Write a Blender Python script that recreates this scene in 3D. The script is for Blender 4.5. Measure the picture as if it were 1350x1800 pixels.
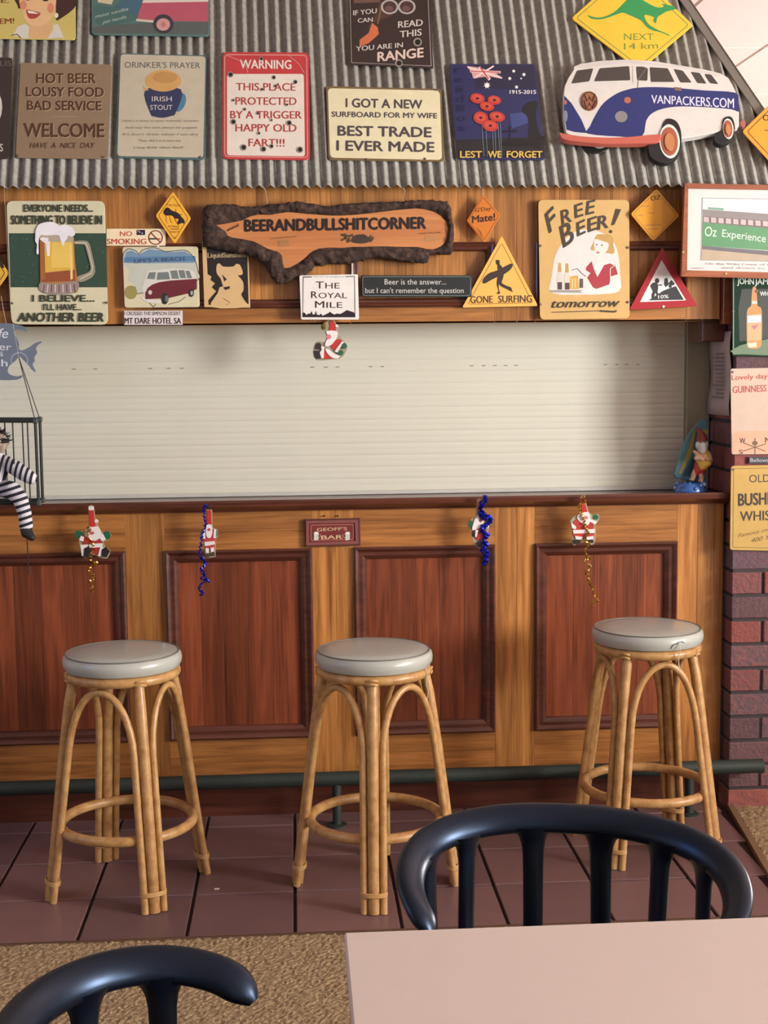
import bpy, bmesh, math, random
import numpy as np
from mathutils import Vector, Matrix, noise
for o in list(bpy.data.objects): bpy.data.objects.remove(o)
C = bpy.context.scene.collection
rnd = random.Random(7)
# ------------------------------------------------------------------ camera
F, YAW, PITCH, ROLL, EYE = 2400.0, 3.7, 6.2, -0.6, 1.6
R3 = Matrix.Rotation(math.radians(-YAW), 3, 'Z') @ Matrix.Rotation(math.radians(90-PITCH), 3, 'X') @ Matrix.Rotation(math.radians(ROLL), 3, 'Z')
cd = bpy.data.cameras.new('camera'); cam = bpy.data.objects.new('camera', cd); C.objects.link(cam)
cam.matrix_world = Matrix.Translation((0, 0, EYE)) @ R3.to_4x4()
cd.sensor_fit = 'VERTICAL'; cd.sensor_height = 36.0; cd.lens = 36.0*F/1800.0; cd.clip_start = 0.05
bpy.context.scene.camera = cam
# ------------------------------------------------------------------ world, windows, fill lights, exposure
W = bpy.data.worlds.new('world'); bpy.context.scene.world = W; W.use_nodes = True
bg = W.node_tree.nodes['Background']; bg.inputs[0].default_value = (.95, .97, 1, 1); bg.inputs[1].default_value = 0.09
def area(name, loc, target, sx, sy, power, col):
    l = bpy.data.lights.new(name, 'AREA'); l.shape = 'RECTANGLE'; l.size = sx; l.size_y = sy; l.energy = power; l.color = col
    o = bpy.data.objects.new(name, l); C.objects.link(o); o.location = loc
    o.rotation_euler = (Vector(target)-Vector(loc)).to_track_quat('-Z', 'Y').to_euler(); return o
area('window_daylight', (7.3, .1, 2.0), (0.5, 4.7, 1.2), 1.5, 2.1, 900, (1, .975, .94))
area('window_daylight', (7.3, -3.6, 2.0), (0.5, 4.7, 1.3), 1.2, 1.8, 170, (1, .98, .95))
area('window_daylight', (-3.7, 2.3, 2.15), (0.2, 2.2, .8), 1.3, 1.0, 22, (.24, .44, 1))
area('window_daylight', (1.0, -3.6, 2.0), (0.6, 4.5, 1.2), 2.4, 1.6, 10, (.96, .98, 1))  # front fill added behind the camera, no window of its own
area('window_bounce', (5.2, 6.6, .5), (2.2, 6.4, 3.2), 1.6, 1.2, 230, (1, .93, .90))  # added upward fill, standing in for daylight bounced off the floor
vs = bpy.context.scene.view_settings; vs.view_transform = 'Standard'; vs.look = 'None'; vs.gamma = 1; vs.use_curve_mapping = False; vs.exposure = 0.0
# ------------------------------------------------------------------ projection onto real planes
CAM = Vector((0, 0, EYE))
def ray(x, y): return R3 @ Vector(((x-675)/F, -(y-900)/F, -1))
class Pl:
    def __init__(s, p, n, up=(0, 0, 1)): s.p = Vector(p); s.n = Vector(n).normalized(); s.up = Vector(up).normalized(); s.rt = s.up.cross(s.n).normalized()
    def at(s, x, y, off=0.0):
        d = ray(x, y); return CAM + d*((s.p + s.n*off - CAM).dot(s.n)/d.dot(s.n))
def YP(Y): return Pl((0, Y, 0), (0, -1, 0))
def atZ(x, y, z=0.): d = ray(x, y); return CAM + d*((z-EYE)/d.z)
# ------------------------------------------------------------------ materials
def desat(c, k=.90): g = .3*c[0]+.59*c[1]+.11*c[2]; return tuple(g+(v-g)*k for v in c[:3])
def lin(c): return tuple((v/255/12.92 if v/255 <= .04045 else ((v/255+.055)/1.055)**2.4) for v in c) + (1,)
def newmat(name):
    m = bpy.data.materials.new(name); m.use_nodes = True; nt = m.node_tree; return m, nt, nt.nodes['Principled BSDF']
def N(nt, t, **k):
    n = nt.nodes.new(t)
    for a, b in k.items():
        if a in ('inp',):
            for i, v in b.items(): n.inputs[i].default_value = v
        else: setattr(n, a, b)
    return n
_pc = {}
def paint(c, rough=.45, metal=0., mottle=.10, spec=.5, coat=0., sc=25., bump=0.):
    key = (tuple(c), rough, metal, mottle, spec, coat, sc, bump)
    if key in _pc: return _pc[key]
    m, nt, b = newmat('paint'); col = lin(desat(c))
    b.inputs['Roughness'].default_value = rough; b.inputs['Metallic'].default_value = metal
    b.inputs['Specular IOR Level'].default_value = spec; b.inputs['Coat Weight'].default_value = coat
    tc = N(nt, 'ShaderNodeTexCoord'); no = N(nt, 'ShaderNodeTexNoise', inp={'Scale': sc, 'Detail': 4.})
    nt.links.new(tc.outputs['Object'], no.inputs['Vector'])
    mx = N(nt, 'ShaderNodeMix', data_type='RGBA'); mx.inputs[6].default_value = tuple(v*(1-mottle) for v in col[:3])+(1,); mx.inputs[7].default_value = tuple(min(1, v*(1+mottle)) for v in col[:3])+(1,)
    nt.links.new(no.outputs['Fac'], mx.inputs[0]); nt.links.new(mx.outputs[2], b.inputs['Base Color'])
    if bump:
        bp = N(nt, 'ShaderNodeBump', inp={'Strength': bump, 'Distance': .004}); nt.links.new(no.outputs['Fac'], bp.inputs['Height']); nt.links.new(bp.outputs[0], b.inputs['Normal'])
    _pc[key] = m; return m
def wood(name, c1, c2, axis, rough=.35, var=.25, coat=.15, fine=1.):
    m, nt, b = newmat(name); b.inputs['Roughness'].default_value = rough; b.inputs['Coat Weight'].default_value = coat; b.inputs['Coat Roughness'].default_value = .2
    tc = N(nt, 'ShaderNodeTexCoord'); oi = N(nt, 'ShaderNodeObjectInfo')
    mp = N(nt, 'ShaderNodeMapping'); s = [38*fine]*3; s['XYZ'.index(axis)] = 2.2*fine; mp.inputs['Scale'].default_value = s
    ad = N(nt, 'ShaderNodeVectorMath', operation='ADD'); ml = N(nt, 'ShaderNodeMath', operation='MULTIPLY', inp={1: 37.})
    nt.links.new(oi.outputs['Random'], ml.inputs[0]); nt.links.new(tc.outputs['Object'], mp.inputs['Vector'])
    nt.links.new(mp.outputs[0], ad.inputs[0]); nt.links.new(ml.outputs[0], ad.inputs[1])
    no = N(nt, 'ShaderNodeTexNoise', inp={'Scale': 1., 'Detail': 6., 'Roughness': .62, 'Distortion': .6}); nt.links.new(ad.outputs[0], no.inputs['Vector'])
    mp2 = N(nt, 'ShaderNodeMapping'); s2 = [260*fine]*3; s2['XYZ'.index(axis)] = 6*fine; mp2.inputs['Scale'].default_value = s2
    nt.links.new(tc.outputs['Object'], mp2.inputs['Vector'])
    n2 = N(nt, 'ShaderNodeTexNoise', inp={'Scale': 1., 'Detail': 2.}); nt.links.new(mp2.outputs[0], n2.inputs['Vector'])
    a = N(nt, 'ShaderNodeMath', operation='MULTIPLY', inp={1: .35}); nt.links.new(n2.outputs['Fac'], a.inputs[0])
    a2 = N(nt, 'ShaderNodeMath', operation='ADD'); nt.links.new(no.outputs['Fac'], a2.inputs[0]); nt.links.new(a.outputs[0], a2.inputs[1])
    cr = N(nt, 'ShaderNodeValToRGB'); cr.color_ramp.elements[0].position = .42; cr.color_ramp.elements[1].position = .9
    cr.color_ramp.elements[0].color = lin(c1); cr.color_ramp.elements[1].color = lin(c2); nt.links.new(a2.outputs[0], cr.inputs[0])
    hs = N(nt, 'ShaderNodeHueSaturation'); mr = N(nt, 'ShaderNodeMapRange', inp={3: 1-var, 4: 1+var*.6}); nt.links.new(oi.outputs['Random'], mr.inputs[0])
    nt.links.new(cr.outputs[0], hs.inputs['Color']); nt.links.new(mr.outputs[0], hs.inputs['Value']); nt.links.new(hs.outputs[0], b.inputs['Base Color'])
    bp = N(nt, 'ShaderNodeBump', inp={'Strength': .12, 'Distance': .001}); nt.links.new(a2.outputs[0], bp.inputs['Height']); nt.links.new(bp.outputs[0], b.inputs['Normal'])
    return m
OAKV = wood('oak_upright', (116, 68, 30), (200, 138, 74), 'Z', var=.34); OAKH = wood('oak_level', (114, 68, 32), (190, 128, 68), 'X', var=.14)
MAHV = wood('mahogany_board', (76, 33, 20), (146, 76, 46), 'Z', var=.32); MAHM = wood('mahogany_moulding', (56, 27, 21), (104, 56, 42), 'X', rough=.28, var=.05, coat=.35)
FRAME_WOOD = wood('frame_wood', (120, 62, 38), (165, 96, 62), 'X', var=.05)
def multi(name, stops, scale, rough, bump=.4, dist=.002, use_random=True, detail=5., metal=0.):
    m, nt, b = newmat(name); b.inputs['Roughness'].default_value = rough; b.inputs['Metallic'].default_value = metal
    tc = N(nt, 'ShaderNodeTexCoord'); oi = N(nt, 'ShaderNodeObjectInfo'); no = N(nt, 'ShaderNodeTexNoise', inp={'Scale': scale, 'Detail': detail, 'Roughness': .65})
    ad = N(nt, 'ShaderNodeVectorMath', operation='ADD'); ml = N(nt, 'ShaderNodeMath', operation='MULTIPLY', inp={1: 53.})
    nt.links.new(oi.outputs['Random'], ml.inputs[0]); nt.links.new(tc.outputs['Object'], ad.inputs[0]); nt.links.new(ml.outputs[0], ad.inputs[1]); nt.links.new(ad.outputs[0], no.inputs['Vector'])
    cr = N(nt, 'ShaderNodeValToRGB'); el = cr.color_ramp.elements
    while len(el) < len(stops): el.new(.5)
    for e, (p, c) in zip(el, stops): e.position = p; e.color = lin(c)
    if use_random:
        w = N(nt, 'ShaderNodeMath', operation='MULTIPLY', inp={1: .42}); nt.links.new(no.outputs['Fac'], w.inputs[0])
        w2 = N(nt, 'ShaderNodeMath', operation='MULTIPLY_ADD', inp={1: .72}); nt.links.new(oi.outputs['Random'], w2.inputs[0]); nt.links.new(w.outputs[0], w2.inputs[2]); nt.links.new(w2.outputs[0], cr.inputs[0])
    else: nt.links.new(no.outputs['Fac'], cr.inputs[0])
    nt.links.new(cr.outputs[0], b.inputs['Base Color'])
    bp = N(nt, 'ShaderNodeBump', inp={'Strength': bump, 'Distance': dist}); nt.links.new(no.outputs['Fac'], bp.inputs['Height']); nt.links.new(bp.outputs[0], b.inputs['Normal'])
    return m
BRICK = multi('brick_clay', [(.15, (88, 66, 70)), (.38, (112, 84, 88)), (.55, (142, 78, 72)), (.72, (98, 82, 90)), (.95, (168, 94, 80))], 60, .92, 1., .008)
MORTAR = paint((66, 60, 62), .95, mottle=.2, bump=.6)
TILE = multi('quarry_tile', [(.2, (104, 80, 82)), (.6, (118, 90, 90)), (1., (130, 98, 96))], 9, .38, .12, .001)
GROUT = paint((58, 40, 40), .9); SHUT = paint((204, 203, 186), .42, mottle=.03, sc=6); SHUTG = paint((186, 186, 178), .45)
GALV = multi('galvanised_iron', [(.3, (122, 119, 112)), (.55, (144, 141, 134)), (.75, (164, 161, 153))], 60, .6, .1, .0005, use_random=False, metal=.0)
FLASH = paint((122, 116, 108), .55, metal=.3)
CEILM = paint((236, 212, 204), .8, mottle=.02); WALLM = paint((215, 205, 190), .8, mottle=.03)
RATT = multi('rattan_cane', [(.25, (146, 102, 58)), (.5, (182, 140, 88)), (.8, (204, 166, 114))], 30, .36, .15, .001, use_random=False)
CUSH = paint((172, 176, 168), .3, mottle=.06, sc=8, coat=.3); PIPE = paint((108, 108, 100), .4); CANEB = paint((196, 150, 88), .5)
BLACKP = paint((9, 12, 24), .34, mottle=.05, spec=.6, sc=6); BLACKP.node_tree.nodes['Principled BSDF'].inputs['Specular Tint'].default_value = (.42, .62, 1, 1); LAM = paint((212, 198, 190), .35, mottle=.02); RAILG = paint((40, 52, 46), .6, mottle=.2)  # BLACKP: blue sky sheen put into the base colour and specular tint
BARK = multi('bark', [(.3, (34, 24, 22)), (.5, (62, 44, 38)), (.75, (98, 76, 62))], 45, .95, 1., .008, use_random=False)
SLAB = wood('slab_face', (164, 96, 52), (206, 140, 84), 'X', rough=.5, var=.0, fine=.5)
GOLD = paint((190, 150, 60), .22, metal=.9); BLUEF = paint((26, 40, 190), .2, metal=.75); STEEL = paint((170, 168, 160), .3, metal=.8); CORD = paint((20, 20, 20), .7); LINE = paint((190, 180, 160), .4)
# ------------------------------------------------------------------ mesh helpers (all vertices in world metres)
ORG = {}
def org(o): return ORG.get(o.name, Vector((0, 0, 0))) if o else Vector((0, 0, 0))
def empty(name, loc): o = bpy.data.objects.new(name, None); C.objects.link(o); o.location = loc; o.empty_display_size = .05; ORG[o.name] = Vector(loc); return o
def tag(o, label, cat, group=None, kind=None):
    if label: o['label'] = label
    if cat: o['category'] = cat
    if group: o['group'] = group
    if kind: o['kind'] = kind
    return o
def thing(name, loc, label, cat, group=None): return tag(empty(name, loc), label, cat, group)
class MB:
    def __init__(s): s.v = []; s.f = []; s.m = []
    def add(s, v, f, mi=0):
        k = len(s.v); s.v += [tuple(p) for p in v]; s.f += [tuple(i+k for i in q) for q in f]; s.m += [mi]*len(f)
    def box(s, a, b, mi=0, bev=0.):
        x0, y0, z0 = a; x1, y1, z1 = b
        if bev <= 0:
            s.add([(x0, y0, z0), (x1, y0, z0), (x1, y1, z0), (x0, y1, z0), (x0, y0, z1), (x1, y0, z1), (x1, y1, z1), (x0, y1, z1)],
                  [(0, 3, 2, 1), (4, 5, 6, 7), (0, 1, 5, 4), (1, 2, 6, 5), (2, 3, 7, 6), (3, 0, 4, 7)], mi)
        else:
            bm = bmesh.new(); bmesh.ops.create_cube(bm, size=1)
            for v in bm.verts: v.co = Vector(((x0+x1)/2+v.co.x*(x1-x0), (y0+y1)/2+v.co.y*(y1-y0), (z0+z1)/2+v.co.z*(z1-z0)))
            bmesh.ops.bevel(bm, geom=bm.edges[:], offset=bev, segments=1, affect='EDGES'); s.bm(bm, mi)
        return s
    def bm(s, bm, mi=0):
        bm.verts.ensure_lookup_table(); bm.verts.index_update()
        s.add([v.co.copy() for v in bm.verts], [[v.index for v in f.verts] for f in bm.faces], mi); bm.free(); return s
    def tube(s, pts, r, seg=10, mi=0, closed=False, sy=1., up=None, cap=True):
        pts = [Vector(p) for p in pts]; n = len(pts); rs = r if isinstance(r, (list, tuple)) else [r]*n
        vs, fs = [], []; ref = None
        for i, p in enumerate(pts):
            if closed: t = pts[(i+1) % n]-pts[i-1]
            else: t = pts[min(i+1, n-1)]-pts[max(i-1, 0)]
            t.normalize()
            if up is not None:
                u = up[i] if isinstance(up, list) else Vector(up); u = (u-t*u.dot(t)).normalized()
            elif ref is None:
                u = t.orthogonal().normalized()
            else: u = (ref-t*ref.dot(t)).normalized()
            ref = u; w = t.cross(u)
            for k in range(seg):
                a = 2*math.pi*k/seg; vs.append(p+u*math.cos(a)*rs[i]+w*math.sin(a)*rs[i]*sy)
        m = n if closed else n-1
        for i in range(m):
            for k in range(seg):
                a, b = i*seg, ((i+1) % n)*seg; fs.append((a+k, a+(k+1) % seg, b+(k+1) % seg, b+k))
        if cap and not closed: fs.append(tuple(range(seg))[::-1]); fs.append(tuple((n-1)*seg+k for k in range(seg)))
        s.add(vs, fs, mi); return s
    def lathe(s, c, prof, seg=32, mi=0):
        vs, fs = [], []; n = len(prof)
        for r, z in prof:
            for k in range(seg): a = 2*math.pi*k/seg; vs.append((c[0]+r*math.cos(a), c[1]+r*math.sin(a), c[2]+z))
        for i in range(n-1):
            for k in range(seg): fs.append((i*seg+k, i*seg+(k+1) % seg, (i+1)*seg+(k+1) % seg, (i+1)*seg+k))
        fs.append(tuple(range(seg))[::-1]); fs.append(tuple((n-1)*seg+k for k in range(seg))); s.add(vs, fs, mi); return s
    def ball(s, c, r, mi=0, sub=2):
        bm = bmesh.new(); bmesh.ops.create_icosphere(bm, subdivisions=sub, radius=1)
        rr = r if isinstance(r, (list, tuple)) else (r, r, r)
        for v in bm.verts: v.co = Vector(c)+Vector((v.co.x*rr[0], v.co.y*rr[1], v.co.z*rr[2]))
        s.bm(bm, mi); return s
    def build(s, name, mat, parent=None, smooth=False, label=None, fix=True):
        og = org(parent); me = bpy.data.meshes.new(name); me.from_pydata([tuple(Vector(p)-og) for p in s.v], [], s.f)
        mats = mat if isinstance(mat, (list, tuple)) else [mat]
        for m in mats: me.materials.append(m)
        if len(mats) > 1: me.polygons.foreach_set('material_index', s.m)
        if smooth: me.polygons.foreach_set('use_smooth', [True]*len(me.polygons))
        me.validate()
        if fix:
            bm = bmesh.new(); bm.from_mesh(me); bmesh.ops.recalc_face_normals(bm, faces=bm.faces); bm.to_mesh(me); bm.free()
        if smooth == 'auto': me.set_sharp_from_angle(angle=math.radians(38))
        me.update(); o = bpy.data.objects.new(name, me); C.objects.link(o)
        if parent: o.parent = parent
        ORG[o.name] = og
        if label: o['label'] = label
        return o
def inst(o, name, loc, parent=None, rot=None, scale=None):
    c = o.copy(); c.name = name; C.objects.link(c); c.location = loc
    if rot: c.rotation_euler = rot
    if scale: c.scale = scale
    c.parent = parent; return c
def rounded(poly, r, seg=4):
    if r <= 0: return poly
    out = []; n = len(poly)
    for i in range(n):
        p = Vector(poly[i]); a = Vector(poly[i-1]); b = Vector(poly[(i+1) % n])
        da = (a-p).normalized(); db = (b-p).normalized(); p0 = p+da*r; p1 = p+db*r
        for k in range(seg+1):
            t = k/seg; q = p0*(1-t)**2+p*2*t*(1-t)+p1*t*t; out.append((q.x, q.y))
    return out
def ell(cx, cy, rx, ry=None, rot=0., n=28, a0=0., a1=360.):
    ry = rx if ry is None else ry; c, s = math.cos(math.radians(rot)), math.sin(math.radians(rot)); out = []
    full = abs(a1-a0) >= 359.9
    for k in range(n if full else n+1):
        t = math.radians(a0+(a1-a0)*k/n); x, y = rx*math.cos(t), ry*math.sin(t); out.append((cx+x*c-y*s, cy+x*s+y*c))
    return out
def smooth_poly(pts, k=4, closed=True):
    out = []; n = len(pts); P = [Vector(p) for p in pts]
    rng = range(n) if closed else range(n-1)
    for i in rng:
        a, b, c, d = (P[(i-1) % n] if closed or i > 0 else P[i]), P[i], P[(i+1) % n], (P[(i+2) % n] if closed or i < n-2 else P[i+1])
        for j in range(k):
            t = j/k; q = .5*((2*b)+(-a+c)*t+(2*a-5*b+4*c-d)*t*t+(-a+3*b-3*c+d)*t**3); out.append(tuple(q))
    if not closed: out.append(tuple(P[-1]))
    return out
# ------------------------------------------------------------------ flat lettering in Blender's own font
_fc = {}
def glyphs(s, bold=0., slant=0.):
    k = (s, bold, slant)
    if k not in _fc:
        cu = bpy.data.curves.new('t', 'FONT'); cu.body = s; cu.size = 1; cu.offset = bold; cu.resolution_u = 3; cu.shear = slant; cu.fill_mode = 'FRONT'
        o = bpy.data.objects.new('t', cu); C.objects.link(o); bpy.context.view_layer.update()
        me = bpy.data.meshes.new_from_object(o.evaluated_get(bpy.context.evaluated_depsgraph_get()))
        v = [(q.co.x, q.co.y) for q in me.vertices]; f = [tuple(p.vertices) for p in me.polygons]
        bpy.data.objects.remove(o); bpy.data.curves.remove(cu); bpy.data.meshes.remove(me); _fc[k] = (v, f)
    return _fc[k]
def extrude_poly(mb, front, n, th, mi=0, bev=0.):
    """front: world points facing n; solid th thick behind it, with an optional small chamfer"""
    k = len(front); front = [Vector(p) for p in front]
    if bev > 0:
        c = sum(front, Vector())/k; inner = []
        for i in range(k):
            d = (front[i]-front[i-1]).normalized()+(front[i]-front[(i+1) % k]).normalized(); inner.append(front[i]+(c-front[i]).normalized()*bev)
        mid = [p-n*bev for p in front]; back = [p-n*th for p in front]
        fs = [tuple(range(k))]+[(i, (i+1) % k, k+(i+1) % k, k+i) for i in range(k)]+[(k+i, k+(i+1) % k, 2*k+(i+1) % k, 2*k+i) for i in range(k)]+[tuple(range(2*k, 3*k))[::-1]]
        mb.add(inner+mid+back, fs, mi)
    else:
        back = [p-n*th for p in front]
        mb.add(front+back, [tuple(range(k)), tuple(range(k, 2*k))[::-1]]+[(i, i+k, (i+1) % k+k, (i+1) % k) for i in range(k)], mi)
class Sign:
    def __init__(s, name, label, cat, plane, off=.004, group=None):
        s.pl = plane; s.off = off; s.z = off; s.name = name; s.args = (label, cat, group); s.lay = []; s.let = []; s.root = None
    def px(s, x, y, z=None): return s.pl.at(x, y, s.z if z is None else z)
    def _root(s, poly):
        if s.root is None:
            P = [s.pl.at(x, y, s.off) for x, y in poly]; c = sum(P, Vector())/len(P); c.z = min(p.z for p in P); s.root = thing(s.name, c, *s.args)
    def plate(s, poly, col, th=.003, r=5, name='board', mat=None, bev=.0012, label=None):
        s._root(poly); poly = rounded(poly, r); s.z += th; mb = MB()
        extrude_poly(mb, [s.px(x, y) for x, y in poly], s.pl.n, th, 0, min(bev, th*.6)); s.o = mb.build(name, mat or paint(col), s.root, label=label); s.z += .0003; return s
    def rect(s, x0, y0, x1, y1, col, **k): return s.plate([(x0, y0), (x1, y0), (x1, y1), (x0, y1)], col, **k)
    def poly(s, pts, col, rough=.45):
        s.lay.append(([s.px(x, y) for x, y in pts], (tuple(col), rough))); s.z += .00005; return s
    def line(s, pts, w, col, closed=False):
        pts = [Vector(p) for p in pts]; n = len(pts); L, Rr = [], []
        for i in range(n):
            a = pts[i-1] if (i > 0 or closed) else pts[i]; b = pts[(i+1) % n] if (i < n-1 or closed) else pts[i]
            t = (b-a); t = t.normalized() if t.length else Vector((1, 0)); nn = Vector((-t.y, t.x)); ww = w[i] if isinstance(w, (list, tuple)) else w
            d1 = (pts[i]-a); kk = 1.
            if d1.length and (b-pts[i]).length: kk = 1/max(.5, abs(nn.dot(Vector((-d1.normalized().y, d1.normalized().x)))))
            L.append(pts[i]+nn*ww/2*kk); Rr.append(pts[i]-nn*ww/2*kk)
        m = n if closed else n-1
        for i in range(m):
            j = (i+1) % n; s.lay.append(([s.px(*q) for q in (L[i], L[j], Rr[j], Rr[i])], (tuple(col), .45)))
        s.z += .00005; return s
    def rim(s, poly, inset, w, col, r=4):
        c = Vector((sum(p[0] for p in poly)/len(poly), sum(p[1] for p in poly)/len(poly))); n = len(poly); q = []
        for i in range(n):
            p = Vector(poly[i]); a = (Vector(poly[i-1])-p).normalized(); b = (Vector(poly[(i+1) % n])-p).normalized()
            sn = abs(a.x*b.y-a.y*b.x); q.append(tuple(p+(a+b)*inset/max(sn, .3)))
        return s.line(rounded(q, r), w, col, True)
    def text(s, t, xl, yl, xr, yr, h, col, bold=.02, slant=0., h2=None, arc=0.):
        v, f = glyphs(t, 0., slant); x0 = min(p[0] for p in v); x1 = max(p[0] for p in v)
        k = bold*h*.95; sh = [(0, 0)] if k < .12 else [(-k, 0), (k, 0), (0, -k*.7), (0, k*.7)] if k > .45 else [(-k, 0), (k, 0)]
        for dx, dy in sh:     # heavier strokes: the outline laid down again a hair to each side
            pts = []
            for x, y in v:
                u = (x-x0)/(x1-x0); hh = h+((h2-h)*u if h2 is not None else 0)
                pts.append(s.px(xl+(xr-xl)*u+dx, yl+(yr-yl)*u-y/.729*hh+dy))
            s.let.append((pts, f, tuple(col))); s.z += .00002
        s.z += .00003; return s
    def screw(s, *pts, r=2.2, col=(120, 112, 100)):
        for x, y in pts:
            mb = MB(); c = s.px(x, y); q = [c+s.pl.rt*math.cos(a)*r*.002+s.pl.up*math.sin(a)*r*.002 for a in [k*math.pi/4 for k in range(8)]]
            extrude_poly(mb, [p+s.pl.n*.002 for p in q], s.pl.n, .003, 0, .0008); mb.build('screw', paint(col, .4, .6), s.root)
        return s
    def done(s, pic='picture'):
        if s.lay:
            mb = MB(); keys = []
            for pts, k in s.lay:
                if k not in keys: keys.append(k)
                mb.add(pts, [tuple(range(len(pts)))], keys.index(k))
            mb.build(pic, [paint(k[0], k[1]) for k in keys], s.root, fix=False)
        cols = []
        for _, _, c in s.let:
            if c not in cols: cols.append(c)
        for c in cols:
            mb = MB()
            for pts, f, cc in s.let:
                if cc == c: mb.add(pts, f)
            mb.build('lettering', paint(c, .5), s.root, fix=False)
        return s.root
def string(name, pts, r, mat, parent): return MB().tube(pts, r, 6).build(name, mat, parent)
def blob(name, chains, balls, vox, mat, parent, label=None):
    mb = MB()
    for pts, rs in chains: mb.tube(pts, rs, 12); [mb.ball(p, r_, sub=2) for p, r_ in zip(pts, rs)]
    for c, r in balls: mb.ball(c, r, sub=2)
    o = mb.build(name, mat, parent); md = o.modifiers.new('r', 'REMESH'); md.mode = 'VOXEL'; md.voxel_size = vox
    sm = o.modifiers.new('s', 'SMOOTH'); sm.iterations = 4
    bpy.context.view_layer.update(); me = bpy.data.meshes.new_from_object(o.evaluated_get(bpy.context.evaluated_depsgraph_get())); o.modifiers.clear(); o.data = me
    me.name = name; me.polygons.foreach_set('use_smooth', [True]*len(me.polygons))
    if label: o['label'] = label
    return o
# ------------------------------------------------------------------ the room
def st(o): o['kind'] = 'structure'; return o
YB = 4.74      # face of the bar timber
fl = st(MB().box((-4.5, -4.5, -.12), (7.7, 9.6, -.012)).build('floor', GROUT))
tile0 = None; TX, TY, TP = -.024, 3.725, .3055
for j in range(4):
    for i in range(-6, 6):
        x0, y0 = TX+i*TP, TY+j*TP; xr = x0+TP; yt = min(y0+TP, 4.80); lim = 1.40+(y0-3.725)*.115
        if x0 > lim-.02: continue
        if xr > lim or yt < y0+TP-.001:
            xr = min(xr, lim+.02)
            MB().box((x0+.005, y0+.005, -.012), (xr-.005, yt-.005, 0), bev=.002).build('tile', TILE, fl); continue
        if tile0 is None:
            tile0 = MB().box((-TP/2+.005, -TP/2+.005, -.012), (TP/2-.005, TP/2-.005, 0), bev=.002).build('tile', TILE, fl); tile0.location = (x0+TP/2, y0+TP/2, 0)
        else: inst(tile0, 'tile', (x0+TP/2, y0+TP/2, rnd.uniform(-.0008, .0004)), fl)
TRIM = paint((92, 66, 48), .5)
st(MB().box((-4.5, 3.705, -.012), (1.40, 3.722, .004), bev=.002).build('trim_1', TRIM))
mb = MB(); a, b_ = Vector((1.405, 3.705, 0)), Vector((1.545, 4.80, 0)); d = (b_-a).normalized(); nn = Vector((d.y, -d.x, 0))
mb.add([a+Vector((0, 0, -.01)), a+nn*.022+Vector((0, 0, -.01)), b_+nn*.022+Vector((0, 0, -.01)), b_+Vector((0, 0, -.01)), a+Vector((0, 0, .012)), a+nn*.022+Vector((0, 0, .012)), b_+nn*.022+Vector((0, 0, .012)), b_+Vector((0, 0, .012))],
       [(0, 1, 2, 3), (4, 5, 6, 7), (0, 1, 5, 4), (1, 2, 6, 5), (2, 3, 7, 6), (3, 0, 4, 7)]); st(mb.build('trim_2', paint((128, 98, 70), .5)))
CARPET = multi('carpet_pile', [(.30, (104, 84, 60)), (.5, (146, 124, 92)), (.72, (176, 156, 122))], 130, .95, .5, .004, use_random=False, detail=3.)
def carpet(x0, x1, y0, y1, step, clip=None):
    nx, ny = int((x1-x0)/step), int((y1-y0)/step); g = np.random.default_rng(3)
    X, Y = np.meshgrid(np.linspace(x0, x1, nx), np.linspace(y0, y1, ny)); sh = X.shape
    Z = g.random(sh)*.0055-.001; X = X+(g.random(sh)-.5)*step*.7; Y = Y+(g.random(sh)-.5)*step*.5
    V = np.stack([X, Y, Z], -1).reshape(-1, 3); ii = np.arange(nx*ny).reshape(ny, nx)
    Fq = np.stack([ii[:-1, :-1], ii[:-1, 1:], ii[1:, 1:], ii[1:, :-1]], -1).reshape(-1, 4)
    if clip: cx = V[Fq].mean(1); Fq = Fq[clip(cx)]
    me = bpy.data.meshes.new('carpet'); me.from_pydata(V.tolist(), [], Fq.tolist()); me.materials.append(CARPET); me.update()
    o = bpy.data.objects.new('carpet', me); C.objects.link(o); return o
tag(carpet(-1.4, 1.6, 1.3, 3.705, .0075), 'brown looped pile carpet in front of the tiled strip', 'carpet', kind='stuff')
tag(carpet(1.3, 2.7, 3.72, 4.72, .012, lambda c: c[:, 0] > 1.43+(c[:, 1]-3.705)*.1279), 'brown looped pile carpet at the foot of the brick pillar', 'carpet', kind='stuff')
tag(MB().box((-4.5, -4.5, -.0119), (7.55, 1.3, .002)).build('carpet', CARPET), 'plain stretch of brown carpet under the camera side of the room', 'carpet', kind='stuff')
# walls, with window openings on the right
st(MB().box((-4.6, 9.5, -.05), (7.7, 9.6, 3.3)).build('wall_back', WALLM))
st(MB().box((-4.6, -4.6, -.05), (-4.5, 9.6, 3.3)).build('wall_left', WALLM))
mb = MB(); mb.box((7.6, -4.6, -.05), (7.7, 9.6, .9)); mb.box((7.6, -4.6, 3.05), (7.7, 9.6, 3.3))
for y0, y1 in ((-4.6, -4.35), (-2.85, -.8), (1.0, 9.6)): mb.box((7.6, y0, .9), (7.7, y1, 3.05))
st(mb.build('wall_right', WALLM))
for k, (y0, y1) in enumerate(((-4.35, -2.85), (-.8, 1.0))):
    mb = MB(); t = .05
    for a0, b0 in (((7.58, y0, .9), (7.72, y0+t, 3.05)), ((7.58, y1-t, .9), (7.72, y1, 3.05)), ((7.58, y0, .9), (7.72, y1, .95)), ((7.58, y0, 3.0), (7.72, y1, 3.05)), ((7.60, (y0+y1)/2-.02, .9), (7.7, (y0+y1)/2+.02, 3.05))): mb.box(a0, b0)
    st(mb.build('window_%d' % (k+1), paint((230, 228, 220), .4)))
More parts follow.
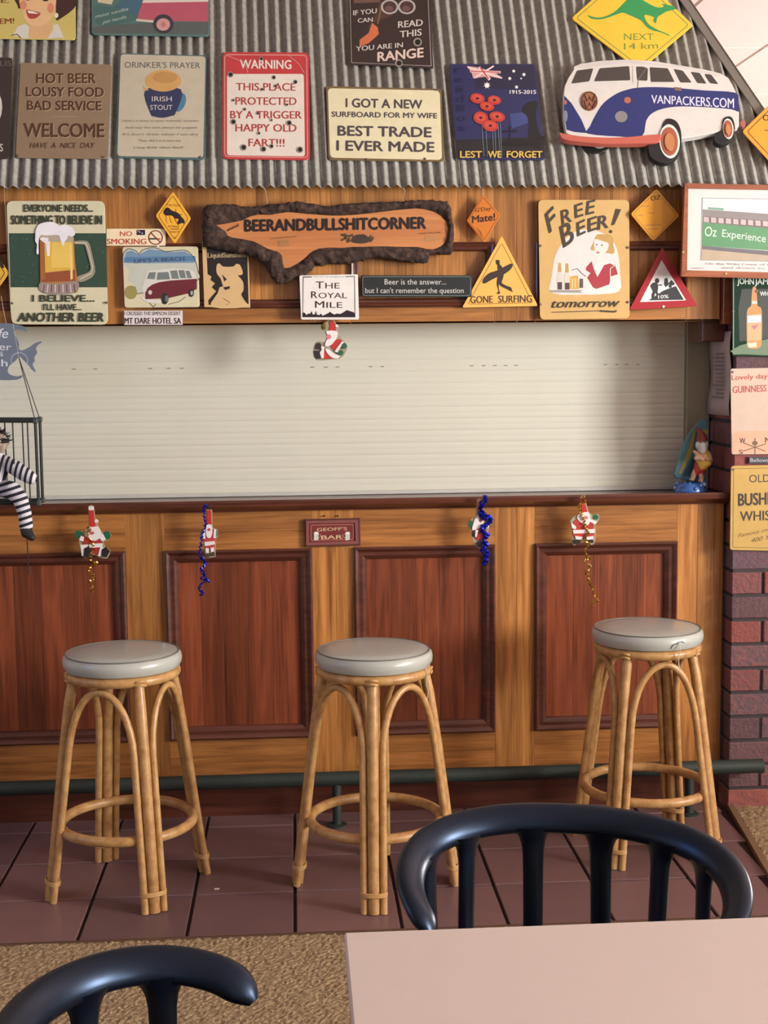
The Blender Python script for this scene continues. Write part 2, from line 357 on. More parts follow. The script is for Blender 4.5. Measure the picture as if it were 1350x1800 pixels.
st(MB().box((4.5, .9, .003), (4.6, 3.1, 1.22), bev=.005).build('wall_partition', WALLM))  # unseen half-height divider, added to shade the lower bar and floor
# ceiling: tiles hung below a slab
cl = st(MB().box((-4.6, -4.6, 3.215), (7.7, 9.6, 3.3)).build('ceiling', CEILM))
cp = atZ(1342, 82, 3.2); ct = None; PX, PY = .6, 1.2
for i in range(-3, 9):
    for j in range(-4, 5):
        x = cp.x+i*PX+PX/2; y = cp.y+j*PY+PY/2
        if x < -.4 or y > 9.0: continue
        if ct is None: ct = MB().box((-PX/2+.007, -PY/2+.007, 3.195), (PX/2-.007, PY/2-.007, 3.215), bev=.003).build('ceiling_tile', CEILM, cl); ct.location = (x, y, 0)
        else: inst(ct, 'ceiling_tile', (x, y, 0), cl)
# ------------------------------------------------------------------ mitred moulding frames
PROF = [(0, 0), (0, .012), (.006, .017), (.013, .013), (.018, .007), (.030, .007), (.035, .003), (.042, -.002), (.046, -.013)]
def mitre(mb, x0, x1, z0, z1, Y, prof, mi=0):
    vs, fs = [], []; k = len(prof)
    for w, h in prof: vs += [(x0+w, Y-h, z0+w), (x1-w, Y-h, z0+w), (x1-w, Y-h, z1-w), (x0+w, Y-h, z1-w)]
    for i in range(k-1):
        for c in range(4): fs.append((i*4+c, i*4+(c+1) % 4, (i+1)*4+(c+1) % 4, (i+1)*4+c))
    mb.add(vs, fs, mi)
def panel(parent, x0, x1, z0, z1, Y, bm_, mm, nb, prof=PROF, seed=0):
    mo = MB(); mitre(mo, x0, x1, z0, z1, Y, prof); m = mo.build('moulding', mm, parent, smooth='auto')
    r = random.Random(seed); w = prof[-1][0]-.002; xs = [x0+w]
    cuts = sorted((k+r.uniform(-.25, .25))/nb for k in range(1, nb)); xs += [x0+w+(x1-x0-2*w)*c for c in cuts]+[x1-w]
    for a, b in zip(xs, xs[1:]): MB().box((a+.0003, Y+.012, z0+w), (b-.0003, Y+.024, z1-w), bev=.0005).build('panel_board', bm_, parent)
    return m
# ------------------------------------------------------------------ bar counter
bar = thing('bar_counter', (.2, YB, 0), 'long timber bar counter with mahogany panels framed in pale oak below the closed shutter', 'bar counter')
ZP0, ZP1, ZB0, ZT = .288, .962, .15, 1.1
PX_ = [(-1.10, -.594), (-.457, .052), (.199, .697), (.839, 1.350)]
for k, (a, b) in enumerate(PX_): panel(bar, a, b, ZP0, ZP1, YB, MAHV, MAHM, 5, seed=k+3)
def bd(a, b, mat, name='board', par=None): return MB().box(a, b, bev=.0006).build(name, mat, par or bar)
for x0, xm, x1 in ((-1.60, -1.3, -1.10), (-.594, -.548, -.457), (.052, .135, .199), (.697, .775, .839), (1.350, 1.425, 1.518)):
    for a, b in ((x0, xm), (xm, x1)): bd((a+.0003, YB, ZB0), (b-.0003, YB+.02, ZT), OAKV, 'stile_board')
for a, b in PX_:
    bd((a, YB, ZP1), (b, YB+.02, ZP1+.062), OAKH, 'rail_board'); bd((a, YB, ZP1+.0625), (b, YB+.02, ZT), OAKH, 'rail_board')
    bd((a, YB, ZB0), (b, YB+.02, ZB0+.07), OAKH, 'rail_board'); bd((a, YB, ZB0+.0705), (b, YB+.02, ZP0), OAKH, 'rail_board')
MB().box((-1.6, YB+.024, .03), (1.518, YB+.05, 1.1)).build('backing', OAKV, bar)
MB().box((-1.6, YB+.018, 0), (1.518, YB+.0235, .15)).build('kickboard', MAHM, bar)
sp = [(4.995, 1.106), (4.742, 1.106), (4.737, 1.094), (4.724, 1.096), (4.716, 1.107), (4.706, 1.110), (4.697, 1.116), (4.695, 1.130), (4.700, 1.137), (4.716, 1.137), (4.722, 1.124), (4.995, 1.124)]
mb = MB(); n = len(sp); mb.add([(x, y, z) for x in (-1.6, 1.525) for y, z in sp], [tuple(range(n)), tuple(range(n, 2*n))[::-1]]+[(i, (i+1) % n, n+(i+1) % n, n+i) for i in range(n)])
mb.build('counter_top', MAHM, bar, smooth='auto')
rail = thing('foot_rail', (.3, 4.62, 0), 'dark green round metal foot rail running along the foot of the bar', 'foot rail')
MB().tube([(-1.7, 4.62, .168), (1.635, 4.62, .168)], .025, 16).build('rail_tube', RAILG, rail, smooth='auto')
for x in (-1.12, .124, 1.372): mb = MB(); mb.tube([(x, 4.62, .0), (x, 4.62, .15)], .016, 10); mb.lathe((x, 4.62, 0), [(.034, 0), (.034, .005), (.018, .008)], 16); mb.build('support_post', RAILG, rail, smooth='auto')
# ------------------------------------------------------------------ roller shutter
sh = thing('roller_shutter', (.0, 4.98, 1.13), 'closed cream roller shutter with ribbed slats filling the bar opening', 'shutter')
ZS, SP_ = 1.138, .0432; sl0 = None
prof = [(-.0008, 0), (-.0012, .0012), (-.0021, .004), (-.0026, .010), (-.0025, .016), (-.0019, .0205), (-.0019, .0222), (-.0025, .027), (-.0024, .034), (-.0016, .0400), (-.0008, .0432)]
for k in range(15):
    if sl0 is None:
        mb = MB(); n = len(prof); mb.add([(x, 4.98+y, z) for x in (-1.5, 1.44) for y, z in prof], [(i, i+1, n+i+1, n+i) for i in range(n-1)]); sl0 = mb.build('slat', SHUT, sh, smooth=True); sl0.location = (0, 0, ZS+k*SP_-ORG[sh.name].z+ORG[sh.name].z)
        sl0.location.z = ZS
    else: inst(sl0, 'slat', (0, 0, ZS+k*SP_), sh)
for o in list(sh.children):
    o.location = (o.location.x, o.location.y, o.location.z)
MB().box((-1.5, 4.962, 1.125), (1.437, 4.985, 1.1385), bev=.002).build('bottom_bar', SHUTG, sh)
hp = YP(4.9725)
for x in (130, 168, 265, 297, 320, 550, 574, 594, 652, 673, 830, 851, 871, 890, 908, 1065, 1085, 1102, 1122):
    p = hp.at(x, 650-x*.0085); MB().box((p.x-.0055, 4.9752, p.z-.0016), (p.x+.0055, 4.9775, p.z+.0016)).build('vent_slot', paint((140, 134, 118), .8), sh)
GUIDE = paint((150, 142, 118), .5); mb = MB(); mb.box((1.440, 4.955, 1.125), (1.528, 4.975, 1.76), bev=.003); mb.box((1.437, 4.9745, 1.125), (1.444, 4.99, 1.76)); mb.build('guide_channel', GUIDE, sh)
MB().box((-1.6, 5.0, 1.0), (1.53, 5.03, 1.9)).build('backing', SHUT, sh)
# ------------------------------------------------------------------ fascia panelling above the shutter
fa = thing('fascia_panelling', (.2, YB, 1.737), 'oak and mahogany panelling above the shutter, hung with small signs', 'panelling')
ZF0, ZF1 = 1.737, 2.235; zz0, zz1 = 1.793, 2.012
UP = [(-1.10, -.640), (-.457, .052), (.199, .697), (.839, 1.372)]
PROF2 = [(0, 0), (0, .012), (.005, .016), (.012, .012), (.016, .006), (.024, .004), (.030, -.004)]
for k, (a, b) in enumerate(UP): panel(fa, a, b, zz0, zz1, YB, OAKV, MAHM, 6, PROF2, seed=k+21)
for x0, xm, x1 in ((-1.6, -1.4, -1.10), (-.640, -.548, -.457), (.052, .135, .199), (.697, .775, .839), (1.372, 1.43, 1.492)):
    for a, b in ((x0, xm), (xm, x1)): bd((a+.0003, YB, ZF0), (b-.0003, YB+.02, ZF1), OAKV, 'stile_board', fa)
for a, b in UP:
    bd((a, YB, ZF0), (b, YB+.02, zz0), OAKH, 'rail_board', fa)
    q = a; r = random.Random(int(a*100)+5)
    while q < b-.02:
        e = min(b, q+r.uniform(.06, .12)); e = b if b-e < .03 else e
        bd((q+.0003, YB, zz1), (e-.0003, YB+.02, ZF1), OAKV, 'stile_board', fa); q = e
MB().box((-1.6, YB+.024, ZF0+.006), (1.492, YB+.05, ZF1)).build('backing', OAKV, fa)
MB().box((-1.6, YB+.0, ZF0-.0), (1.492, YB+.05, ZF0+.006)).build('soffit_strip', OAKH, fa)
MB().box((1.497, YB-.022, ZF0-.012), (1.529, YB+.02, ZF1), bev=.003).build('corner_post', FRAME_WOOD, fa)
MB().box((1.44, YB+.03, 1.665), (1.529, YB+.20, 1.737), bev=.003).build('corner_block', MAHM, fa)
# ------------------------------------------------------------------ brick pillar
pil = thing('brick_pillar', (1.95, 4.9, 0), 'tall pillar of mottled red and purple bricks at the right end of the bar', 'pillar')
X0, X1, Y0, Y1, BZ, BP = 1.531, 2.45, 4.68, 5.10, .068, .0878
MB().box((X0+.007, Y0+.007, 0), (X1-.007, Y1-.007, 2.183)).build('mortar', MORTAR, pil)
def brickmesh(L, D):
    mb = MB(); bm = bmesh.new(); bmesh.ops.create_cube(bm, size=1)
    for v in bm.verts: v.co = Vector((v.co.x*L, v.co.y*D, v.co.z*.0765))
    bmesh.ops.bevel(bm, geom=bm.edges[:], offset=.0035, segments=1, affect='EDGES'); mb.bm(bm); o = mb.build('brick', BRICK, pil); o.location = (0, 0, -5); return o
src = {'f': brickmesh(.230, .108), 'h': brickmesh(.112, .108), 's': brickmesh(.108, .230)}; used = set()
def put(k, x, y, z):
    o = src[k]
    pos = (x-ORG[pil.name].x, y+rnd.uniform(-.002, .002)-ORG[pil.name].y, z)
    # meshes were stored relative to the pillar's origin, so undo that shift
    pos = (x, y+rnd.uniform(-.002, .002), z)
    if k not in used: used.add(k); o.location = pos
    else: inst(o, 'brick', pos, pil)
for k in range(-1, 24):
    z = BZ+k*BP+BP/2; xs = X0
    if k % 2 == 0:   # header at the corner, its long side going back
        put('s', X0+.054, Y0+.115, z); put('h', X0+.054+.0, Y0+.115+.115+.006+.05, z) if False else None
        xs = X0+.118
        put('s', X0+.054, Y0+.355, z) if k < 25 else None
    else:
        put('f', X0+.115, Y0+.054, z); xs = X0+.240; put('h', X0+.056, Y0+.172, z); put('s', X0+.054, Y0+.353, z)
    while xs < X1-.05:
        if xs+.230 <= X1+.01: put('f', xs+.115, Y0+.054, z); xs += .240
        else: put('h', xs+.056, Y0+.054, z); xs += .122
# ------------------------------------------------------------------ corrugated hood
EV = Vector((0, 4.672, 2.192)); HU = Vector((0, .5, math.sqrt(.75))); HN = Vector((0, -math.sqrt(.75), .5)); HP = Pl(EV, HN, HU)
hood = thing('corrugated_hood', (.1, 4.7, 2.18), 'sloping hood of grey corrugated iron above the bar, covered in signs', 'hood')
SK = Vector((-.02, .5, math.sqrt(.75))).normalized()
def onhood(x, y): p = HP.at(x, y); v = p-EV; return v.x, v.dot(HU)
h1, h0 = onhood(1207, 0), onhood(1337, 192)
def hipx(t): return h0[0]+(h1[0]-h0[0])*(t-h0[1])/(h1[1]-h0[1])
PIT_, AMP, TT = .0385, .0105, 1.14
def sheet(xa, xb, lift):
    mb = MB(); n = max(2, int((xb-xa)/PIT_*8)); vs, fs = [], []
    for i in range(n+1):
        x = xa+(xb-xa)*i/n; t1 = TT
        lo, hi = 0., TT   # climb until the hip
        for _ in range(30):
            m = (lo+hi)/2
            if x-.023*m < hipx(m): lo = m
            else: hi = m
        t1 = lo if x < hipx(0) else 0.0
        a = 2*math.pi*x/PIT_; h = AMP*1.12*2/math.pi*math.asin(.97*math.sin(a))+lift
        for j in range(5): t = t1*j/4; vs.append(EV+Vector((x, 0, 0))+SK*t+HN*h)
    for i in range(n):
        for j in range(4): fs.append((i*5+j, (i+1)*5+j, (i+1)*5+j+1, i*5+j+1))
    mb.add(vs, fs); o = mb.build('roof_sheet', GALV, hood, smooth=True, fix=False)
    so = o.modifiers.new('s', 'SOLIDIFY'); so.thickness = .0012; return o
edges = [-2.35, -1.70, -1.032, -.373, .290, .950, 1.612]
ex = [onhood(x, 332)[0] for x in (-520, -190, 148, 475, 806, 1137)]+[hipx(0)-.004]
for k in range(6): sheet(ex[k], ex[k+1]+(.012 if k < 5 else 0), .0012*(k % 2))
def hipp(t, side, lift): return EV+Vector((hipx(t)+side, 0, 0))+HU*t+HN*lift
mb = MB(); fl_ = [(-.034, .008), (-.033, .0125), (-.004, .015), (0, .019), (.004, .015)]; vs = []; n = len(fl_)
for t in (-.03, 1.14):
    for s_, l in fl_: vs.append(hipp(t, s_, l))
    vs.append(hipp(t, .006, .015)+Vector((.004, .03, -.004)))
n += 1; mb.add(vs, [(i, i+1, n+i+1, n+i) for i in range(n-1)]); o = mb.build('hip_flashing', FLASH, hood, fix=False); so = o.modifiers.new('s', 'SOLIDIFY'); so.thickness = .0012
# side slope beyond the hip
mb = MB(); vs, fs = [], []; n = 200
for i in range(n+1):
    y = 4.676+1.0*i/n; tt = max(0, min(1.14, (y-4.672)/.5)); top = EV+Vector((hipx(tt), 0, 0))+HU*tt; bot = Vector((hipx(0)+.0, y, 2.192)); w = .006*math.sin(2*math.pi*y/PIT_)
    vs += [bot+Vector((w, 0, w*.5)), top+Vector((w-.004, 0, w*.5-.004))]
for i in range(n): fs.append((2*i, 2*i+2, 2*i+3, 2*i+1))
mb.add(vs, fs); mb.build('side_sheet', GALV, hood, smooth=True, fix=False)

# ------------------------------------------------------------------ signs on the sloping hood
HZ = .012     # clear of the ridges
def hs(name, label, off=HZ, cat='sign', group=None): return Sign(name, label, cat, HP, off, group)
def bul(s, x, y, r=4):
    s.poly(ell(x, y, r*1.5, r*1.5), (150, 140, 132)); s.poly(ell(x+.4, y, r, r), (34, 30, 30))
BR = (84, 54, 38)
s = hs('tin_sign', 'yellow tin sign with a smiling brown-haired woman, cut off by the top left corner')
s.plate([(-95, -85), (132, -85), (133, 70), (-93, 66)], (206, 188, 100), r=6)
s.poly(smooth_poly([(32, -30), (24, -8), (30, 8), (36, 14), (60, -20), (92, -25), (98, 10), (98, 30), (100, 36), (106, 33), (122, 22), (133, 10), (135, -10), (120, -35), (80, -50), (50, -45)]), (70, 42, 42))
s.poly([(22, 62), (32, 46), (44, 42), (50, 46), (58, 67), (40, 67)], (214, 210, 198)).poly([(84, 60), (92, 44), (102, 42), (112, 66), (84, 68)], (214, 210, 198))
s.poly([(52, 42), (92, 38), (94, 52), (82, 68), (50, 66)], (222, 176, 120))
s.poly(smooth_poly([(34, 0), (38, 15), (42, 32), (50, 42), (62, 46), (76, 44), (88, 36), (96, 20), (98, -10), (80, -25), (45, -22)]), (232, 186, 132))
s.poly(ell(41, 9, 6, 8), (222, 140, 104)).poly(ell(89, 14, 6, 9), (222, 140, 104))
s.poly(smooth_poly([(46, 17), (58, 19), (71, 23), (66, 30), (58, 33), (50, 31)]), (176, 70, 60)).poly([(48, 18), (58, 20), (69, 24), (60, 24), (50, 23)], (240, 232, 220))
s.poly(ell(49, -1, 4, 2), (60, 40, 40)).poly(ell(80, 0, 5, 2.4), (60, 40, 40)).poly(ell(99, 27, 3.6, 4.4), (236, 224, 200))
s.text('EM!', 0, 42, 25, 41, 10, (150, 66, 40), .03).text('E.', 2, 5, 16, 5, 8, (120, 70, 40), .03).line([(20, 62), (30, 60), (37, 67)], 1.2, (60, 50, 40)).done()
s = hs('tin_sign', 'teal tin sign with a pink campervan, cut off by the top edge')
s.plate([(160, -70), (367, -70), (368, 64), (161, 61)], (84, 116, 112), r=7).poly([(170, -20), (205, -14), (196, 8), (172, 4)], (206, 190, 150))
s.poly(smooth_poly([(168, 8), (200, 12), (240, -5), (270, -20), (250, 30), (180, 45), (166, 30)]), (70, 108, 104)).poly([(215, 0), (262, -14), (248, 30), (200, 12)], (66, 104, 122))
s.poly([(163, 48), (200, 44), (250, 40), (366, 38), (366, 60), (166, 58)], (88, 96, 92))
s.poly([(250, 6), (256, -30), (360, -32), (366, 0), (366, 38), (240, 36), (246, 16)], (188, 84, 104)).poly([(252, 0), (366, -2), (366, 3), (250, 5)], (216, 204, 192)).poly([(240, 33), (272, 36), (272, 40), (239, 37)], (206, 196, 176))
s.poly(ell(287, 42, 18, 17), (62, 58, 66)).poly(ell(287, 43, 12, 11), (206, 150, 150)).poly(ell(287, 43, 4.5, 4.5), (190, 120, 104))
s.text('most vanfits', 167, 32, 226, 18, 6, (184, 200, 186), .01, .3).text('pan handle', 180, 42, 222, 32, 6, (184, 200, 186), .01, .3).done()
s = hs('tin_sign', 'dark brown tin sign with a white ring, cut off by the left edge')
s.plate([(-130, 100), (22, 101), (16, 279), (-140, 276)], (58, 48, 46), r=6).poly(ell(-52, 188, 56, 56), (214, 206, 196)).poly(ell(-52, 188, 47, 47), (58, 48, 46)).text('LIS', 0, 116, 20, 116, 10, (108, 98, 92)).text('S', 0, 266, 5, 266, 14, (206, 200, 190)).done()
s = hs('tin_sign', 'tan tin sign reading HOT BEER LOUSY FOOD BAD SERVICE WELCOME')
P = [(36, 110), (197, 113), (190, 279), (27, 277)]; s.plate(P, (142, 118, 92), r=6)
for t, a in (('HOT BEER', (64, 146, 168, 146, 18)), ('LOUSY FOOD', (46, 169, 182, 170, 17)), ('BAD SERVICE', (48, 193, 178, 194, 17)), ('WELCOME', (42, 240, 183, 241, 25))):
    x0, y0, x1, y1, h = a; s.text(t, x0+1.3, y0+1.3, x1+1.3, y1+1.3, h, (178, 154, 122), .03); s.text(t, x0, y0, x1, y1, h, BR, .035)
s.line([(92, 205), (136, 205)], .8, (178, 154, 122)); s.text('HAVE  A  NICE  DAY', 52, 260, 167, 260, 10, BR, .01, .25).screw((182, 276), (31, 273)).done()
s = hs('tin_sign', "pale tin sign headed Drinker's Prayer with a dark blue mug of frothy stout")
s.plate([(209, 93), (363, 97), (360, 281), (203, 277)], (78, 106, 108), r=6, th=.002).plate([(212, 95), (361, 99), (357, 277), (206, 274)], (192, 182, 158), r=6, th=.001, name='face')
s.text("ORINKER'S PRAYER", 219, 119, 352, 120, 11, (92, 96, 92), .0)
s.poly(ell(316, 180, 10, 17, 20), (70, 128, 160)).poly(smooth_poly([(256, 157), (318, 157), (309, 198), (300, 204), (286, 207), (272, 205), (264, 199)]), (52, 58, 94))
s.poly(ell(287, 142, 32, 19), (206, 158, 90)).poly(ell(290, 136, 22, 10), (190, 140, 78)).poly([(250, 150), (262, 158), (254, 160)], (206, 158, 90))
s.text('IRISH', 267, 178, 302, 178, 9, (206, 198, 190), .0).text('STOUT', 264, 193, 303, 193, 9, (206, 198, 190), .0)
for t, x0, x1, y in (("Here's a toast to your enemies' enemies", 215, 350, 214), ('And may the cork always be popped', 220, 346, 226), ("If I don't drink when I am dry", 216, 349, 238), ('Then the Lord save me', 243, 318, 249), ('I may drink when dead!', 236, 322, 261)): s.text(t, x0, y, x1, y, 4.4, (140, 130, 112), 0)
s.screw((206, 273), (352, 276)).done()
s = hs('tin_sign', 'red bordered white WARNING sign peppered with painted bullet holes')
s.plate([(391, 91), (543, 92), (545, 281), (391, 279)], (196, 58, 60), r=9).poly(rounded([(399, 130), (534, 130), (536, 275), (399, 273)], 5), (222, 212, 198)).line(rounded([(395, 96), (539, 97), (541, 277), (395, 275)], 7), 1.2, (220, 170, 160), True)
RD = (176, 58, 58); s.text('WARNING', 422, 120, 512, 121, 16, (226, 216, 206), .03)
for t, x0, y, x1 in (('THIS PLACE', 415, 159, 519), ('PROTECTED', 414, 184, 521), ('BY A TRIGGER', 405, 208, 530), ('HAPPY OLD', 414, 231, 521), ('FART!!!', 437, 257, 500)): s.text(t, x0, y, x1, y+.5, 14, RD, .03)
s.line([(400, 98), (430, 110), (436, 128)], .8, (226, 180, 170)).line([(505, 95), (525, 112), (535, 128)], .8, (226, 180, 170))
for x, y, r in ((405, 131, 3.5), (481, 136, 2.6), (519, 144, 2.6), (459, 103, 2.4), (410, 214, 3.4), (508, 216, 3.4), (428, 259, 3.8), (463, 262, 3.4), (477, 257, 2.6), (527, 263, 3.8), (460, 157, 1.8), (484, 151, 1.8), (430, 192, 1.8), (453, 199, 1.8), (477, 211, 1.5), (410, 176, 1.6), (504, 184, 1.6), (455, 234, 1.8)): bul(s, x, y, r)
s.done()
s = hs('tin_sign', 'dark tin sign with two gun barrels reading YOU ARE IN RANGE')
s.plate([(611, -60), (752, -60), (762, 120), (615, 113)], (58, 44, 42), r=2).line([(614, -55), (618, 110), (758, 116), (750, -55)], 1.2, (150, 140, 134))
s.poly([(620, -20), (668, -20), (668, 4), (622, 6)], (110, 78, 66)).poly([(668, 0), (660, 25), (640, 60), (655, 40), (690, 28), (680, 8)], (86, 54, 50))
s.poly([(654, 40), (664, 48), (666, 60), (648, 76), (632, 82), (632, 70), (648, 58)], (206, 106, 66)).line([(672, 5), (664, 42)], 3, (120, 96, 60))
for cx in (685, 715): s.poly(ell(cx, 12, 15.5, 13), (176, 168, 160)).poly(ell(cx, 12, 12, 10), (78, 52, 52)).poly(ell(cx-1, 15, 7, 5), (110, 80, 76))
LG = (206, 196, 186)
s.text('IF YOU', 621, 27, 662, 23, 9, LG, .03).text('CAN', 629, 40, 655, 38, 8, LG, .03).text('READ', 700, 49, 743, 45, 12, LG, .03).text('THIS', 703, 66, 741, 62, 12, LG, .03).text('YOU ARE IN', 626, 90, 708, 83, 9, LG, .03).text('RANGE', 664, 108, 744, 100, 17, (216, 190, 176), .05)
bul(s, 734, 74, 5); bul(s, 701, 111, 4.5); s.done()
s = hs('tin_sign', 'rusty edged cream tin sign reading I GOT A NEW SURFBOARD FOR MY WIFE')
s.plate([(573, 151), (776, 156), (781, 284), (577, 281)], (118, 96, 62), r=6, th=.0022).plate([(576, 155), (773, 159), (777, 281), (580, 277)], (220, 212, 172), r=8, th=.0006, name='face')
GY = (78, 70, 76)
for t, x0, y, x1, h in (('I GOT A NEW', 608, 190, 742, 16), ('SURFBOARD FOR MY WIFE', 583, 207, 768, 9.5), ('BEST TRADE', 594, 240, 758, 18), ('I EVER MADE', 592, 266, 763, 18)): s.text(t, x0, y-2, x1, y+1, h, GY, .05)
s.screw((767, 158), (580, 277), (645, 280), (747, 279)).done()
s = hs('tin_sign', 'dark blue remembrance sign with red poppies and a flag reading LEST WE FORGET')
s.plate([(789, 112), (941, 112), (959, 281), (803, 280)], (44, 46, 92), r=6, label=None)
s.poly([(834, 114), (938, 114), (944, 156), (836, 156)], (42, 40, 66)).poly([(800, 246), (956, 240), (957, 276), (803, 277)], (40, 38, 42))
s.poly([(896, 200), (930, 196), (928, 216), (900, 226)], (60, 72, 130)).poly(smooth_poly([(928, 180), (940, 177), (946, 182), (942, 196), (944, 220), (952, 256), (930, 256), (929, 220), (926, 204), (918, 196), (920, 186)]), (34, 34, 36))
for i, ch in enumerate('reidlos'): s.text(ch, 798+i*1.1, 128+i*17, 812+i*1.1, 128+i*17, 13, (32, 34, 70), .03)
s.line([(896, 222), (896, 250)], 3, (30, 30, 44)).line([(884, 231), (908, 230)], 3, (30, 30, 44)).poly([(880, 250), (915, 244), (945, 252), (945, 256), (880, 256)], (30, 30, 34))
s.poly([(820, 116), (838, 118), (868, 126), (884, 138), (880, 138), (858, 134), (832, 138), (828, 126)], (206, 150, 146)).line([(822, 118), (882, 137)], 3, (224, 204, 200)).line([(868, 116), (834, 137)], 3, (224, 204, 200))
s.line([(842, 118), (861, 140)], 5, (224, 204, 200)).line([(826, 125), (880, 127)], 4, (224, 204, 200)).line([(844, 118), (859, 139)], 2.6, (196, 70, 66)).line([(827, 125), (879, 127)], 2, (196, 70, 66))
def star(s, x, y, r, c=(232, 228, 226), n=7):
    s.poly([(x+(r if k % 2 == 0 else r*.5)*math.sin(k*math.pi/n), y-(r if k % 2 == 0 else r*.5)*math.cos(k*math.pi/n)) for k in range(2*n)], c)
for x, y, r in ((856, 150, 6.5), (903, 125, 3.5), (921, 131, 3.8), (896, 138, 3.5), (916, 138, 2), (908, 153, 3.6)): star(s, x, y, r)
s.text('1915-2015', 896, 165, 942, 165, 7, (220, 216, 214), .04)
for x, x2 in ((846, 851), (853, 857), (865, 868), (869, 872), (875, 879), (879, 882)): s.line([(x, 210), (x2, 275)], .9, (108, 132, 138))
for x, y, rx, ry in ((839, 173, 13, 9), (869, 176, 12, 8), (856, 187, 13, 8), (845, 207, 13, 11), (874, 205, 14, 9), (862, 221, 14, 10)):
    s.poly(ell(x, y, rx, ry, 10), (186, 56, 46)).poly(ell(x, y-1, rx*.72, ry*.62, 10), (206, 74, 60)).poly(ell(x, y, 3, 2.4), (70, 36, 34))
for t, x0, x1 in (('LEST', 809, 847), ('WE', 858, 881), ('FORGET', 891, 953)): s.text(t, x0, 277, x1, 277, 12, (206, 172, 84), .05)
s.done()
s = hs('road_sign', 'large yellow diamond kangaroo sign reading NEXT 14 km')
s.plate([(1004, 32), (1108, -60), (1219, 44), (1124, 124)], (228, 182, 40), r=6, th=.004, bev=.001)
s.rim([(1004, 32), (1108, -60), (1219, 44), (1124, 124)], 6, 1.3, (96, 140, 60))
GR = (34, 142, 74)
s.poly(smooth_poly([(1032, 26), (1040, 33), (1055, 34), (1068, 31), (1082, 26), (1095, 22), (1105, 26), (1117, 31), (1127, 36), (1132, 42), (1140, 50), (1150, 54), (1162, 57), (1176, 63), (1176, 61), (1160, 54), (1152, 50), (1143, 45), (1137, 38), (1133, 30), (1134, 26), (1144, 28), (1150, 31), (1148, 36), (1152, 41), (1154, 37), (1156, 30), (1162, 26), (1172, 20), (1188, 16), (1184, 11), (1176, 9), (1162, 6), (1167, 10), (1163, 13), (1152, 12), (1140, 6), (1130, 0), (1118, -6), (1106, -4), (1092, 10), (1080, 21), (1066, 28), (1052, 31), (1040, 29)], 2), GR)
s.text('NEXT', 1097, 70, 1149, 70, 12, (96, 140, 50), .01).text('14 km', 1097, 87, 1157, 85, 11.5, (96, 140, 50), .01).done()
# campervan cut-out: thick board with raised parts
s = hs('campervan_cutout', 'blue and white painted wooden campervan cut-out below the kangaroo sign', off=.022, cat='wall art')
body = [(992, 152), (998, 138), (1009, 121), (1008, 117), (1020, 112), (1050, 107), (1100, 104), (1150, 107), (1200, 115), (1240, 122), (1268, 129), (1280, 136), (1288, 150), (1294, 162), (1296, 180), (1299, 198), (1299, 222), (1294, 224), (1280, 226), (1260, 232), (1230, 238), (1200, 243), (1166, 246), (1160, 240), (1130, 246), (1060, 246), (1010, 240), (995, 234), (990, 205), (990, 170)]
s.plate(body, (204, 200, 194), th=.022, r=2, bev=.002, name='body')
BL = (34, 46, 110)
mb_z = s.z
s.poly(smooth_poly([(1122, 154), (1145, 153), (1180, 154), (1240, 159), (1293, 163), (1298, 180), (1299, 196), (1285, 192), (1250, 189), (1200, 187), (1170, 190), (1148, 198), (1136, 212), (1128, 240), (1090, 240), (1033, 235), (1037, 222), (1048, 200), (1062, 180), (1085, 164), (1105, 157)], 3), BL)
s.poly([(992, 168), (1005, 182), (1022, 210), (1032, 234), (1010, 232), (996, 228), (991, 200)], BL)
s.poly([(1020, 112), (1100, 105), (1200, 116), (1270, 131), (1264, 134), (1200, 120), (1100, 110), (1014, 120)], (196, 190, 186))
for w in ([(1004, 147), (1014, 124), (1043, 120), (1036, 143)], [(1044, 143), (1054, 120), (1106, 116), (1108, 141)], [(1118, 117), (1130, 117), (1139, 120), (1138, 142), (1120, 141)], [(1144, 144), (1142, 118), (1174, 120), (1186, 144)], [(1196, 145), (1184, 121), (1200, 124), (1216, 145)], [(1226, 146), (1214, 126), (1230, 128), (1242, 147)], [(1248, 146), (1238, 130), (1250, 131), (1263, 148)]):
    s.poly(rounded(w, 2.5), (66, 60, 56))
s.line([(1137, 119), (1122, 140), (1121, 154)], 1.2, (120, 112, 104)).line([(1112, 116), (1113, 145)], 1.2, (180, 174, 168))
s.poly(ell(1103, 176, 6, 5.5), (176, 96, 70)).poly(ell(1092, 205, 11, 10), (128, 124, 128)).poly(ell(994, 204, 4, 10), (120, 122, 150)).poly(ell(994, 180, 2.5, 4), (176, 96, 70)).poly([(1185, 153), (1198, 154), (1198, 160), (1186, 159)], (120, 96, 80))
s.text('VANPACKERS.COM', 1145, 181, 1290, 190, 15, (206, 204, 226), .02, .0, h2=18)
def disc(s, name, cx, cy, rx, ry, col, th, rot=0, rough=.45):
    mb = MB(); z0 = s.z; extrude_poly(mb, [s.pl.at(x, y, z0+th) for x, y in ell(cx, cy, rx, ry, rot)], s.pl.n, th+.001, 0, .001); mb.build(name, paint(col, rough), s.root)
e_ = s.z
disc(s, 'emblem', 1036, 177, 15, 17, (150, 92, 62), .003, -10); s.z += .0035
s.line(ell(1036, 177, 13, 15), 1.8, (88, 48, 34), True).line([(1027, 166), (1032, 178), (1036, 170), (1041, 178), (1046, 165)], 2.4, (70, 36, 28)).line([(1026, 176), (1031, 190), (1036, 181), (1041, 190), (1047, 176)], 2.4, (70, 36, 28)); s.z = e_
